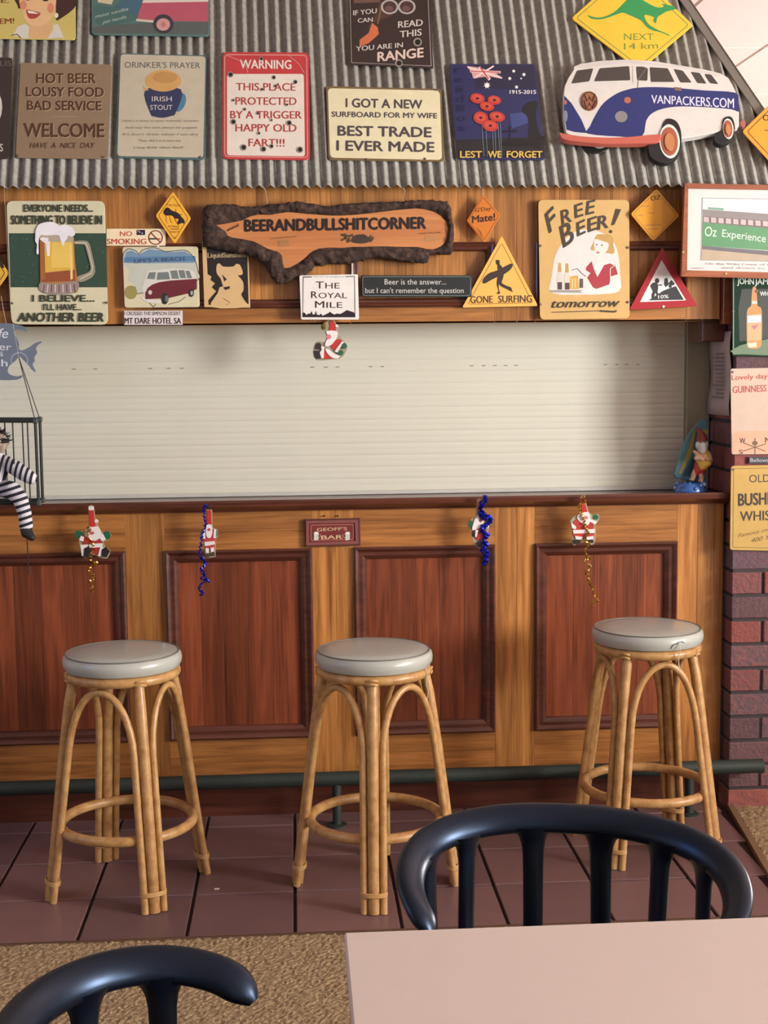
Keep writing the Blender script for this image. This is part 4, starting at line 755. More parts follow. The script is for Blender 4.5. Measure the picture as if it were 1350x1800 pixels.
for r_, (w, h) in enumerate(((0, -.028), (0, -.012), (.0, .004), (.15, .013), (.3, .017), (.5, .019), (.7, .016), (.85, .011), (1., .0055))):
    row = []
    for k in range(NN):
        q = o_[k].lerp(i_[k], w); base = LP_.at(q.x, q.y); nv = noise.noise(base*40)*1.0+noise.noise(base*110)*.6; nn_ = 1. if 0 < w < 1 else (.7 if w == 0 else .05)
        base += Vector((noise.noise(base*70+Vector((3, 0, 0)))*.006*(w < .9), 0, noise.noise(base*70+Vector((0, 9, 0)))*.005*(w < .9))); base.y -= h+nv*.006*nn_; row.append(base)
    rows.append(row)
vs = [p for r_ in rows for p in r_]; fs_ = [(r_*NN+k, r_*NN+(k+1) % NN, (r_+1)*NN+(k+1) % NN, (r_+1)*NN+k) for r_ in range(len(rows)-1) for k in range(NN)]
mb.add(vs, fs_); mb.build('bark_edge', BARK, log, smooth=True)
mb = MB(); pts = [LP_.at(q.x, q.y, .0062) for q in i_[::3]]; extrude_poly(mb, pts, Vector((0, -1, 0)), .03); mb.build('slab_face', SLAB, log)
s = Sign('x', '', '', LP_, .0066); s.root = log
CH = (36, 18, 16)
for t, x0, x1, y0, y1 in (('BEERANDBULLSHITCORNER', 430, 748, 405, 400),): s.text(t, x0, y0+1.5, x1, y1+1.5, 21, CH, .08)
s.line([(398, 406), (420, 396)], 2, (70, 36, 26)).text("ANDY'S", 399, 407, 420, 397, 5, (70, 36, 26), .02)
s.text('A PROPER PUB SIGN', 474, 421, 521, 417, 3, (120, 76, 44), .02, 0, None, 2).poly([(488, 422), (509, 421), (508, 433), (490, 434)], (168, 112, 64)).text('EST', 490, 428, 507, 427, 4, (130, 84, 50), .0).text('A BEERS WELCOME', 734, 412, 775, 410, 3, (110, 70, 44), .02, 0, None, 2).poly([(748, 415), (764, 415), (766, 424), (745, 425)], (176, 122, 74))
for k in range(26):
    x = 600+rnd.uniform(0, 56); s.poly(ell(x, 418+rnd.uniform(-6, 6), rnd.uniform(1.2, 3.4), rnd.uniform(1.5, 4), rnd.uniform(0, 90), n=7), (70, 56, 36))
s.poly(smooth_poly([(618, 424), (624, 414), (634, 412), (644, 414), (650, 424), (634, 428)]), (60, 46, 38)); s.done('burnt_drawing')
for x, xx in ((470, 467), (709, 712)):
    MB().tube([LP_.at(x, 361, .0), LP_.at(x-1, 350, .004), LP_.at(xx, 336, .012), LP_.at(xx-3, 330, .016)], .0007, 5).build('hanging_wire', LINE, log)
# ------------------------------------------------------------------ rattan stools (local coordinates, then turned into place)
def lp(a, r, z): return Vector((r*math.cos(a), r*math.sin(a), z))
def make_stool():
    t = thing('bar_stool', (0, 0, 0), 'x', 'stool', 'round rattan bar stools along the bar')
    MB().lathe((0, 0, 0), [(.02, .688), (.160, .688), (.172, .692), (.1785, .703), (.180, .716), (.1775, .728), (.172, .7345), (.166, .7375), (.12, .7425), (.05, .745), (.0, .7455)], 48).build('cushion', CUSH, t, smooth='auto')
    pipe = MB().tube([lp(2*math.pi*k/48, .1705, .7365) for k in range(48)], .0022, 8, closed=True).build('piping', PIPE, t, smooth=True)
    MB().tube([lp(2*math.pi*k/48, .160, .674) for k in range(48)], .0155, 12, closed=True).build('seat_ring', RATT, t, smooth=True)
    MB().lathe((0, 0, 0), [(.02, .676), (.150, .676), (.150, .688), (.02, .688)], 32).build('seat_base', CANEB, t)
    MB().tube([lp(2*math.pi*k/56, .201, .208) for k in range(56)], .0155, 12, closed=True).build('foot_ring', RATT, t, smooth=True)
    for q in range(4):
        a = math.pi/2*q+math.pi/4; tn = Vector((-math.sin(a), math.cos(a), 0))
        top = lp(a, .153, .668); bot = lp(a, .245, .0)
        sw = Vector((math.cos(a), math.sin(a), 0))
        MB().tube([bot, bot.lerp(top, .33)+sw*.003, bot.lerp(top, .66)+sw*.006, bot.lerp(top, .9)+sw*.005, top], [.0175, .0172, .0168, .0165, .0160], 12).build('leg', RATT, t, smooth='auto')
        b0 = bot.lerp(top, .085)
        mb = MB(); pts = []
        for ang in range(16): th = 2*math.pi*ang/16; pts.append(b0+tn*math.cos(th)*.0385+sw*(math.sin(th)*.0195))
        for dz in (-.004, .0005, .005): mb.tube([p+Vector((0, 0, dz)) for p in pts], .0030, 6, closed=True)
        mb.build('cane_binding', CANEB, t, smooth=True)
        mb = MB(); c0 = top+Vector((0, 0, -.004)); mb.tube([c0+tn*-.017+sw*.02+Vector((0, 0, .0)), c0+sw*.0235+Vector((0, 0, .004)), c0+tn*.017+sw*.02], .004, 6); mb.tube([c0+tn*-.017+sw*.02+Vector((0, 0, .012)), c0+sw*.0235+Vector((0, 0, .016)), c0+tn*.017+sw*.02+Vector((0, 0, .012))], .004, 6); mb.build('cane_binding', CANEB, t, smooth=True)
        # arch from this leg to the next
        a2 = a+math.pi/2; tn2 = Vector((-math.sin(a2), math.cos(a2), 0)); P = []
        t2, b2 = lp(a2, .153, .668), lp(a2, .245, 0); m = a+math.pi/4
        def side(tp, bt, off, f): return bt.lerp(tp, f)+off
        for f in (0., .15, .3, .45, .58, .68): P.append(side(top, bot, tn*.0288, f))
        A = P[-1]; P2 = [side(t2, b2, tn2*-.0288, f) for f in (.68, .58, .45, .3, .15, 0.)]; B = P2[0]
        mid = lp(m, .146, .643); ua = (A-P[-2]).normalized(); ub = (B-P2[1]).normalized()
        def bez(p, c1, c2, q, n): return [p*(1-u)**3+c1*3*u*(1-u)**2+c2*3*u*u*(1-u)+q*u**3 for u in [k/n for k in range(1, n+1)]]
        dm = (B-A).normalized()
        P += bez(A, A+ua*.11, mid-dm*.055, mid, 8); P += bez(mid, mid+dm*.055, B+ub*.11, B, 8)[:-1]; P += P2
        MB().tube(P, .0112, 10).build('arch', RATT, t, smooth='auto')
    return t
def dup(root, label):
    r = root.copy(); C.objects.link(r); r['label'] = label
    for ch in list(root.children):
        c = ch.copy(); C.objects.link(c); c.parent = r
        for g in ch.children: d = g.copy(); C.objects.link(d); d.parent = c
    return r
st1 = make_stool(); st2 = dup(st1, 'middle rattan bar stool, a loose thread hanging from its grey cushion'); st3 = dup(st1, 'rattan bar stool with grey vinyl cushion nearest the brick pillar, behind the black chair'); st1['label'] = 'rattan bar stool with grey vinyl cushion at the left, furthest from the brick pillar'
for o, x, y, rot in ((st1, -.536, 4.133, 24), (st2, .228, 4.083, -5), (st3, 1.137, 4.325, -38)): o.location = (x, y, 0); o.rotation_euler = (0, 0, math.radians(rot-45))
def world(o, v): a = o.rotation_euler.z; return (v-Vector(o.location)) if False else Matrix.Rotation(-a, 3, 'Z') @ (Vector(v)-Vector(o.location))
def loose(o, name, pts, r, m):
    mb = MB(); mb.tube([world(o, p) for p in pts], r, 5); e = mb.build(name, m); e.parent = o; return e
WT = paint((206, 200, 186), .7)
c = Vector(st2.location); loose(st2, 'loose_thread', [c+Vector(v) for v in ((.150, -.085, .70), (.154, -.088, .67), (.152, -.090, .64), (.158, -.088, .625), (.155, -.087, .60))], .0011, WT)
c = Vector(st3.location); loose(st3, 'loose_thread', [c+Vector(v) for v in ((.055, -.172, .722), (.058, -.181, .70), (.054, -.177, .67), (.056, -.175, .645), (.06, -.174, .63))], .0016, WT)
loose(st3, 'torn_seam', [c+Vector(v) for v in ((.030, -.1765, .700), (.036, -.1775, .712), (.048, -.1755, .716), (.066, -.1690, .722), (.075, -.165, .716))], .0014, PIPE)
# ------------------------------------------------------------------ table
tb = thing('dining_table', (.90, 1.25, 0), 'pale pink-beige laminate dining table in the near right corner', 'table')
TX0, TX1, TY0, TY1, TZ = .062, 1.60, .55, 1.998, .74
MB().box((TX0, TY0, TZ-.028), (TX1, TY1, TZ), bev=.003).build('table_top', LAM, tb); MB().box((TX0+.003, TY0+.003, TZ-.036), (TX1-.003, TY1-.003, TZ-.0285)).build('edge_band', paint((120, 96, 80), .5), tb)
for x in (TX0+.1, TX1-.1):
    for y in (TY0+.1, TY1-.12): MB().box((x-.02, y-.02, .005), (x+.02, y+.02, TZ-.036), bev=.004).build('leg', BLACKP, tb)
# ------------------------------------------------------------------ black moulded tub chairs
def chair(v, spin, label):
    cx, cy, rot, rx, ry, zb, dz, q, n, tilt = v
    t = thing('tub_chair', (cx, cy, 0), label, 'chair', None)
    def P(ph, dr=0., dzz=0.):
        sx = math.copysign(abs(math.sin(ph))**n, math.sin(ph)); cyy = math.copysign(abs(math.cos(ph))**n, math.cos(ph))
        x, y = (rx+dr)*sx, (ry+dr)*cyy; s = min(1, abs(ph)/math.radians(125))
        return Vector((cx+x*math.cos(rot)-y*math.sin(rot), cy+x*math.sin(rot)+y*math.cos(rot), zb-dz*s**q+tilt*x+dzz))
    pts, ups, rr = [], [], []
    for k in range(161):
        ph = math.radians(-124+248*k/160); p = P(ph); out = (p-Vector((cx, cy, p.z))).normalized(); s = abs(ph)/math.radians(125)
        e = max(0, (s-.885)/.108); p.z -= .012*e*e
        # band leans outward at the back and lies flatter on the arms
        lean = math.radians(48-22*math.cos(ph)*1.0); u = Vector((out.x*math.sin(lean), out.y*math.sin(lean), math.cos(lean)))
        u = Vector((out.x*.62+0, out.y*.62, .78)) if s < .45 else Vector((out.x*(.62+.3*(s-.45)), out.y*(.62+.3*(s-.45)), .78-.45*(s-.45)))
        pts.append(p); ups.append(u.normalized()); rr.append(.0285*math.sqrt(max(.10, 1-(max(0, (s-.92)/.073))**2)))
    MB().tube(pts, rr, 20, sy=.58, up=ups).build('top_rail', BLACKP, t, smooth='auto')
    for d in spin:
        ph = math.radians(d); p = P(ph, -.004, -.012); out = (p-Vector((cx, cy, p.z))).normalized(); tan = Vector((-out.y, out.x, 0))
        lo = Vector((cx, cy, .44))+Vector((out.x*ry*1.02, out.y*ry*1.02, 0)) if abs(d) < 40 else Vector((cx+out.x*rx*.92, cy+out.y*rx*.92, .44))
        qs = [p]+[p.lerp(lo, f) for f in (.03, .06, .1, .16, .3, .6, 1.)]; ws = [.046, .038, .029, .0235, .0205, .0195, .019, .020]
        MB().tube(qs, ws, 14, sy=.5, up=[tan]*len(qs)).build('spindle', BLACKP, t, smooth='auto')
    R = lambda x, y: (cx+x*math.cos(rot)-y*math.sin(rot), cy+x*math.sin(rot)+y*math.cos(rot))
    ol = [R(rx*1.02*math.copysign(abs(math.sin(a))**.8, math.sin(a)), ry*1.06*math.copysign(abs(math.cos(a))**.8, math.cos(a))-.02) for a in [2*math.pi*k/40 for k in range(40)]]
    mb = MB(); extrude_poly(mb, [Vector((x, y, .455)) for x, y in ol[::-1]], Vector((0, 0, 1)), .03, 0, .006); mb.build('seat', BLACKP, t)
    for sx, sy in ((-1, 1), (1, 1), (-1, -1), (1, -1)):
        a_ = Vector((*R(sx*.17, sy*.14-.02), .43)); b_ = Vector((*R(sx*.215, sy*.19-.02), .0095)); MB().tube([b_, a_], [.014, .019], 12).build('leg', BLACKP, t, smooth='auto')
    return t
chair([0.452, 2.195, -0.184, 0.272, 0.21, 0.767, 0.084, 2.344, 0.941, -0.027], (-80, -54, -27, -2 if False else -11, 11, 36, 59)[:0]+(-68, -42, -13, 11, 36, 59), 'black tub chair with curved spindle back at the far side of the table')
chair([-0.152, 1.616, 1.749, 0.268, 0.215, 0.77, 0.051, 5.203, 0.987, -0.029], (-60, -32, -2, 28, 58, 89), 'black moulded tub chair cut off by the bottom left corner, on the brown carpet')
# scrap on the tiles
p = atZ(381, 1562, .003); tag(MB().box((p.x-.008, p.y-.004, .0006), (p.x+.008, p.y+.004, .004), bev=.001).build('paper_scrap', WT), 'tiny white scrap on the tiles beside the left stool', 'scrap')
# ------------------------------------------------------------------ plaque on the bar
s = Sign('plaque', 'small red wooden plaque with two mugs hung on the bar front below the shutter', 'sign', YP(4.737), 0)
s.plate([(535, 913), (633, 911), (634, 959), (536, 962)], (92, 44, 44), r=1, th=.010, bev=.002)
zz = s.z
for A in ([(538, 916), (629, 914), (624, 919), (543, 920)], [(538, 959), (630, 956), (625, 951), (543, 954)], [(538, 916), (543, 920), (543, 954), (538, 959)], [(629, 914), (630, 956), (625, 951), (624, 919)]):
    mb = MB(); extrude_poly(mb, [s.pl.at(x, y, zz+.004) for x, y in A], s.pl.n, .005, 0, .0008); mb.build('frame_bar', paint((136, 78, 70), .3, coat=.4), s.root)
s.poly([(544, 921), (624, 919), (624, 951), (544, 953)], (120, 40, 42)).line(rounded([(547, 923), (621, 922), (621, 948), (547, 950)], 2), .8, (190, 130, 110), True)
s.text("GEOFF'S", 557, 934, 610, 932, 6, (206, 176, 130), .03).text('BAR', 565, 948, 602, 947, 7, (214, 184, 140), .04)
for x in (556, 611): s.poly(rounded([(x-4, 936), (x+4, 935), (x+4, 949), (x-4, 950)], 1.5), (196, 206, 190)).poly(ell(x, 937, 4, 2.4), (226, 226, 220))
s.line(ell(561, 942, 2.6, 3), .8, (176, 150, 130), True).line(ell(605, 942, 2.6, 3), .8, (176, 150, 130), True)
s.done(); [MB().tube([s.pl.at(x, 907, .0), s.pl.at(x, 907, .004)], .003, 8).build('hook', paint((40, 30, 26), .4, .5), s.root) for x in (570, 594)]
# ------------------------------------------------------------------ wooden santas
def santa(label, Y, parts, back, strands, hang):
    pl = YP(Y); P0 = pl.at(*hang); t = thing('santa_ornament', (P0.x, P0.y, min(pl.at(x, y).z for x, y in back)), label, 'ornament', 'flat painted wooden santas hung along the bar')
    mb = MB(); extrude_poly(mb, [pl.at(x, y, .004) for x, y in back], pl.n, .004, 0, .0006); mb.build('body', paint((158, 146, 122), .4), t); z = .004
    for nm, poly, col, h in parts:
        mb = MB(); z += .0004; extrude_poly(mb, [pl.at(x, y, z+h) for x, y in poly], pl.n, h+.001, 0, .0004); mb.build(nm, paint(col, .35, coat=.3), t)
    for nm, pts, r, m in strands:
        # curled foil: a flat ribbon wound about its path
        pts = smooth_poly(pts, 10, False); q = []
        for i, (x, y) in enumerate(pts): a = i*1.25; q.append(pl.at(x, y, .012)+Vector((math.cos(a)*r*.8, math.sin(a)*r*.8, math.sin(i*.9)*r*.3)))
        MB().tube(q, r*.75, 5, sy=.4).build(nm, m, t)
    return t
RE, WH, GN, BK_, PK = (196, 44, 36), (226, 220, 218), (30, 96, 62), (40, 32, 36), (206, 110, 110)
E_ = ell
santa('santa ornament with spread arms and green mittens on the bar, leftmost', 4.672, [
    ('hat', [(156, 893), (164, 893), (166, 912), (169, 928), (157, 929), (157, 910)], RE, .002), ('hat_tip', rounded([(155.5, 890), (164.5, 890), (164.5, 897), (155.5, 897)], 2), WH, .002), ('pompom', E_(169, 916, 3.2, 3.2), WH, .003),
    ('mitten', E_(138, 939, 7, 6.5), GN, .001), ('mitten', E_(188, 941, 6.5, 7.5), GN, .001),
    ('coat', smooth_poly([(146, 942), (158, 938), (176, 940), (181, 948), (179, 958), (176, 971), (170, 975), (162, 970), (156, 962), (146, 956)], 2), (176, 48, 44), .001),
    ('cuff', [(142, 942), (148, 944), (146, 952), (139, 950)], WH, .002), ('cuff', [(180, 937), (186, 948), (180, 952), (176, 948)], WH, .002),
    ('beard', smooth_poly([(155, 928), (164, 926), (173, 926), (177, 936), (182, 946), (174, 947), (168, 951), (160, 949), (152, 944), (148, 937)], 2), WH, .002), ('nose', E_(162, 937, 4, 3), PK, .003),
    ('coat_trim', [(156, 956), (180, 955), (180, 962), (156, 963)], WH, .002), ('trouser_leg', [(141, 958), (155, 957), (150, 974), (144, 978)], WH, .001), ('trouser_leg', [(176, 962), (184, 962), (178, 978), (172, 977)], WH, .001),
    ('boot', [(148, 964), (157, 960), (158, 972), (153, 982), (147, 976)], BK_, .002), ('boot', [(179, 966), (186, 961), (193, 969), (187, 980), (178, 977)], BK_, .002)],
    smooth_poly([(155, 890), (165, 890), (167, 910), (173, 915), (172, 924), (180, 936), (188, 933), (196, 941), (188, 951), (182, 952), (184, 960), (194, 968), (188, 982), (172, 979), (160, 974), (152, 983), (142, 972), (139, 956), (138, 947), (131, 940), (138, 932), (146, 935), (154, 927), (156, 908)], 2),
    [('ribbon', [(160, 938), (156, 926), (154, 940), (164, 958), (163, 974), (159, 986), (170, 989), (158, 1001), (160, 1007), (167, 1015), (158, 1022), (163, 1030), (159, 1036), (164, 1041)], .0046, GOLD)], (160, 892))
santa('narrow upright santa ornament on the bar with a blue foil ribbon, second from the left', 4.672, [
    ('hat', [(364, 897), (371, 897), (372, 922), (363, 922)], RE, .002), ('coat', [(359, 932), (377, 932), (379, 948), (377, 966), (361, 966), (358, 948)], (190, 60, 60), .001),
    ('arm', [(356, 932), (361, 931), (361, 947), (357, 947)], WH, .002), ('arm', [(376, 930), (380, 931), (379, 946), (375, 946)], WH, .002), ('mitten', E_(355, 939, 2.6, 6), (96, 130, 100), .001), ('mitten', E_(381, 937, 2.6, 6), (96, 130, 100), .001),
    ('beard', smooth_poly([(363, 923), (372, 923), (373, 936), (371, 944), (367, 946), (363, 943), (362, 934)], 2), WH, .002), ('nose', E_(367.5, 931, 2.6, 2.6), (196, 76, 86), .003),
    ('coat_trim', [(359, 953), (377, 951), (378, 957), (360, 960)], WH, .002), ('trouser_leg', [(361, 964), (367, 964), (367, 972), (362, 972)], WH, .002), ('trouser_leg', [(370, 963), (376, 962), (376, 969), (371, 971)], WH, .002),
    ('boot', [(361, 973), (368, 973), (368, 980), (361, 981)], (78, 60, 50), .002), ('boot', [(371, 972), (377, 970), (378, 977), (371, 978)], (78, 60, 50), .002)],
    [(362, 896), (373, 896), (374, 928), (383, 931), (383, 944), (379, 948), (379, 979), (360, 982), (357, 947), (352, 944), (353, 932), (361, 927)],
    [('ribbon', [(364, 892), (361, 888), (358, 896), (359, 910), (362, 920), (357, 935), (354, 950), (352, 965), (352, 980), (362, 990), (354, 1000), (360, 1008), (353, 1017), (363, 1020), (355, 1026), (350, 1036), (357, 1042), (352, 1047)], .0046, BLUEF), ('ribbon', [(356, 980), (360, 992), (353, 1003), (362, 1016), (366, 1022), (358, 1018)], .0046, BLUEF)], (367, 893))
santa('santa ornament half hidden by a thick blue foil ribbon, third from the left', 4.672, [
    ('hat', [(840, 881), (847, 880), (847, 900), (840, 902)], (150, 60, 56), .002), ('mitten', E_(828, 922, 5, 7), GN, .001), ('mitten', E_(857, 925, 3, 3), WH, .002),
    ('coat', smooth_poly([(832, 926), (846, 922), (855, 930), (852, 944), (842, 950), (834, 944)], 2), (176, 44, 52), .001), ('beard', smooth_poly([(837, 908), (846, 906), (852, 914), (848, 926), (838, 930), (830, 932), (832, 920)], 2), WH, .002),
    ('nose', E_(845, 914, 3, 4), (130, 60, 66), .003), ('coat_trim', [(836, 931), (841, 932), (838, 944), (835, 944)], WH, .003), ('boot', [(831, 934), (836, 934), (835, 944), (830, 942)], BK_, .002), ('boot', [(838, 954), (845, 950), (848, 957), (843, 962), (838, 960)], BK_, .002)],
    smooth_poly([(839, 879), (848, 879), (849, 902), (858, 914), (860, 928), (854, 946), (846, 964), (836, 960), (830, 946), (828, 932), (822, 922), (829, 912), (836, 906)], 2),
    [('ribbon', [(852, 873), (853, 882), (846, 892), (845, 904), (852, 912), (860, 908), (861, 918), (854, 924), (848, 926), (850, 936), (858, 940), (852, 950), (856, 958), (850, 966), (858, 972), (852, 980), (856, 986), (850, 994)], .0075, BLUEF), ('ribbon', [(848, 880), (847, 900), (856, 906), (863, 914), (850, 928), (854, 944), (850, 960), (848, 970), (857, 978), (851, 990)], .0070, BLUEF)], (846, 880))
santa('striding santa ornament on the bar trailing a long gold ribbon, rightmost', 4.672, [
    ('hat', [(1021, 876), (1026, 874), (1030, 890), (1032, 900), (1023, 902)], RE, .002), ('mitten', E_(1047, 909, 5, 4.5), GN, .001),
    ('coat', smooth_poly([(1008, 918), (1016, 912), (1030, 910), (1044, 920), (1042, 932), (1044, 944), (1010, 944), (1006, 930)], 2), (186, 54, 48), .001),
    ('sleeve_trim', [(1004, 918), (1013, 926), (1012, 931), (1005, 928)], WH, .002), ('sleeve_trim', [(1036, 912), (1050, 917), (1046, 922), (1035, 916)], WH, .002),
    ('beard', smooth_poly([(1022, 902), (1034, 900), (1038, 910), (1036, 920), (1030, 924), (1020, 918), (1014, 910), (1018, 904)], 2), WH, .002), ('nose', E_(1030, 910, 3.4, 3), PK, .003),
    ('coat_trim', [(1007, 932), (1046, 930), (1045, 937), (1008, 938)], WH, .002), ('trouser_leg', [(1011, 942), (1024, 944), (1024, 949), (1012, 948)], WH, .002), ('trouser_leg', [(1031, 944), (1043, 942), (1043, 948), (1031, 949)], WH, .002),
    ('boot', [(1007, 949), (1020, 949), (1020, 955), (1010, 957)], BK_, .002), ('boot', [(1033, 949), (1042, 948), (1044, 954), (1036, 955)], BK_, .002)],
    smooth_poly([(1020, 874), (1028, 873), (1034, 898), (1042, 905), (1052, 903), (1053, 914), (1046, 924), (1048, 934), (1045, 956), (1034, 957), (1022, 951), (1010, 959), (1004, 952), (1007, 938), (1002, 916), (1012, 906), (1020, 902)], 2),
    [('ribbon', [(1026, 872), (1028, 884), (1018, 888), (1020, 898), (1025, 910), (1028, 922), (1034, 936), (1027, 948), (1036, 956), (1028, 966), (1030, 975), (1036, 982), (1028, 984), (1034, 992), (1038, 996), (1030, 1008), (1036, 1012), (1034, 1022), (1040, 1030), (1044, 1044), (1050, 1055), (1043, 1058), (1038, 1072)], .0048, GOLD)], (1026, 874))
santa('seated santa ornament hanging over the shutter just below the skyline sign', 4.722, [
    ('hat', smooth_poly([(579, 566), (584, 563), (589, 570), (590, 581), (579, 581), (580, 574)], 2), RE, .002), ('bell', E_(569, 574, 4, 6), (120, 96, 40), .002), ('pompom', E_(592, 573, 2.4, 2.4), WH, .003),
    ('coat', smooth_poly([(580, 604), (590, 598), (598, 596), (602, 602), (598, 610), (590, 618), (584, 612)], 2), RE, .001), ('trouser_leg', [(568, 618), (572, 616), (584, 630), (582, 631), (568, 631)], RE, .001),
    ('beard', smooth_poly([(573, 582), (592, 582), (593, 592), (588, 600), (580, 608), (571, 608), (574, 598), (578, 592)], 2), WH, .002), ('nose', E_(578, 592, 4.4, 4.4), (214, 120, 130), .003),
    ('coat_trim', smooth_poly([(572, 614), (578, 614), (588, 622), (597, 625), (594, 630), (584, 629), (576, 622)], 2), WH, .002), ('cuff', [(601, 600), (605, 602), (596, 614), (594, 620), (588, 618), (592, 612)], WH, .002), ('cuff', [(563, 608), (570, 610), (569, 630), (565, 630), (562, 620), (566, 614)], WH, .002),
    ('mitten', E_(605, 608, 4.6, 5), GN, .002), ('mitten', E_(599, 620, 4.6, 4.6), GN, .002), ('boot', [(557, 604), (562, 602), (565, 606), (564, 614), (556, 614)], BK_, .002), ('boot', [(552, 616), (562, 617), (563, 630), (556, 631)], BK_, .002)],
    smooth_poly([(577, 563), (585, 561), (591, 569), (596, 574), (594, 584), (600, 594), (606, 601), (611, 609), (606, 622), (598, 630), (580, 632), (556, 633), (550, 618), (555, 602), (563, 600), (570, 602), (574, 592), (571, 582), (566, 580), (564, 572), (570, 568)], 2),
    [('ribbon', [(572, 566), (568, 572), (571, 578)], .003, GOLD)], (582, 566))
# ------------------------------------------------------------------ fish sign, cage and striped doll
s = Sign('fish_sign', 'blue-grey fish shaped board hanging before the left end of the shutter', 'sign', YP(4.70), 0)
fishp = smooth_poly([(-60, 565), (-10, 568), (12, 568), (30, 571), (44, 575), (48, 583), (40, 580), (28, 579), (25, 585), (29, 594), (33, 604), (33, 613), (38, 616), (50, 611), (62, 603), (71, 600), (73, 602), (67, 606), (63, 613), (65, 620), (60, 628), (61, 634), (57, 641), (63, 654), (56, 650), (50, 642), (42, 634), (34, 627), (27, 634), (17, 642), (13, 652), (18, 659), (30, 662), (40, 660), (34, 666), (22, 668), (0, 668), (-30, 666), (-90, 650), (-130, 615), (-90, 580)], 3)
s._root(fishp); mb = MB(); extrude_poly(mb, [s.pl.at(x, y, .006) for x, y in fishp], s.pl.n, .006, 0, .0008); mb.build('board', paint((100, 112, 130), .6, mottle=.15), s.root); s.z = .0064
WF = (202, 206, 216); s.text('Life', -20, 595, 14, 594, 18, WF, .02, .2).text('After', -34, 614, 20, 616, 13, WF, .01).text('&', 0, 626, 6, 627, 9, WF, .0).text('Beach', -50, 643, 13, 644, 13, WF, .03).line(ell(34, 634, 14.5, 14, 0, 24, 165, 395), 1.6, (160, 170, 190))
MB().tube([s.pl.at(11, 569), s.pl.at(6, 545, .01), s.pl.at(2, 520, .014)], .0007, 5).build('hanging_wire', LINE, s.root); s.done()
CF, CB = YP(4.55), YP(4.66); BKM = paint((28, 32, 32), .6, mottle=.2, bump=.4)
cage = thing('hanging_cage', (CF.at(-20, 882).x, 4.6, CF.at(-20, 882).z), 'black barred cage hanging at the left edge with a striped doll inside', 'cage')
def bar(name, a, b, r): return MB().tube([a, b], r, 8).build(name, BKM, cage, smooth='auto')
fT, fB, bT, bB = CF.at(62, 740), CF.at(68, 884), CB.at(70, 737), CB.at(75, 879)
W_ = Vector((-.36, 0, .006))
for a in (0, 1):
    o = W_*a; e = Vector((.0, 0, 0))
    bar('corner_post', fT+o, fB+o, .0052); bar('corner_post', bT+o, bB+o, .0052); bar('cage_rim', fT+o, bT+o, .005); bar('cage_rim', fB+o, bB+o, .005)
for a, b in ((fT, fT+W_), (bT, bT+W_), (fB, fB+W_), (bB, bB+W_)): bar('cage_rim', a, b, .0062)
for x in (54, 28, -2, -28, -54, -80): bar('cage_bar', CF.at(x-6, 741), CF.at(x-.5, 884), .0024)
for x in (46, 15, -20, -50, -80): bar('cage_bar', CB.at(x-7, 739), CB.at(x-1, 880), .0024)
for p in (fT, fB, bT, bB): MB().box((p.x-.008, p.y-.008, p.z-.009), (p.x+.008, p.y+.008, p.z+.009), bev=.003).build('corner_fitting', paint((60, 68, 68), .6), cage)
AP = YP(4.60).at(33, 628); tiny = AP+Vector((0, 0, .06))
for p in (fT, bT): string('cord', [p, AP.lerp(p, .4), AP], .0016, CORD, cage)
for p in (fT+W_, bT+W_): string('cord', [p, AP+Vector((-.17, 0, .19)), AP+Vector((-.17, 0, .29))], .0012, CORD, cage)
string('nylon_line', [AP, AP+Vector((-.02, 0, .15)), AP+Vector((-.04, .07, .57))], .0005, LINE, cage)
string('cord', [YP(4.58).at(46, 880), YP(4.58).at(48, 950), YP(4.58).at(50, 1010)], .0022, CORD, cage)
# the doll: one body, striped clothes over it
def G(x, y, Y=4.595): return YP(Y).at(x, y)
k_ = .00192
def stripes(name, vec, freq, c1=(30, 30, 44), c2=(208, 206, 212)):
    m, nt, b = newmat(name); b.inputs['Roughness'].default_value = .85
    tc = N(nt, 'ShaderNodeTexCoord'); dp = N(nt, 'ShaderNodeVectorMath', operation='DOT_PRODUCT'); dp.inputs[1].default_value = vec; nt.links.new(tc.outputs['Object'], dp.inputs[0])
    a = N(nt, 'ShaderNodeMath', operation='MULTIPLY', inp={1: freq}); nt.links.new(dp.outputs['Value'], a.inputs[0]); f = N(nt, 'ShaderNodeMath', operation='FRACT'); nt.links.new(a.outputs[0], f.inputs[0])
    g = N(nt, 'ShaderNodeMath', operation='GREATER_THAN', inp={1: .47}); nt.links.new(f.outputs[0], g.inputs[0]); mx = N(nt, 'ShaderNodeMix', data_type='RGBA'); mx.inputs[6].default_value = lin(c1); mx.inputs[7].default_value = lin(c2)
    nt.links.new(g.outputs[0], mx.inputs[0]); nt.links.new(mx.outputs[2], b.inputs['Base Color']); return m
SKD = paint((168, 150, 132), .8, mottle=.2, sc=60)
doll = thing('striped_doll', G(-6, 950), 'cloth doll in black and white striped prison clothes dangling a leg from the cage', 'doll')
head, neck, chest, hip = G(-4, 778), G(-5, 800), G(-6, 822), G(-6, 856)
armR = [G(8, 812), G(26, 822, 4.57), G(44, 834, 4.55), G(54, 840, 4.54)]; armL = [G(-20, 812), G(-38, 822, 4.57), G(-52, 838, 4.55), G(-60, 846, 4.54)]
legR = [G(2, 858), G(22, 862, 4.545), G(36, 878, 4.525), G(44, 905, 4.525), G(46, 926, 4.525)]; legL = [G(-14, 858), G(-34, 864, 4.545), G(-44, 880, 4.525), G(-48, 905, 4.525), G(-48, 926, 4.525)]
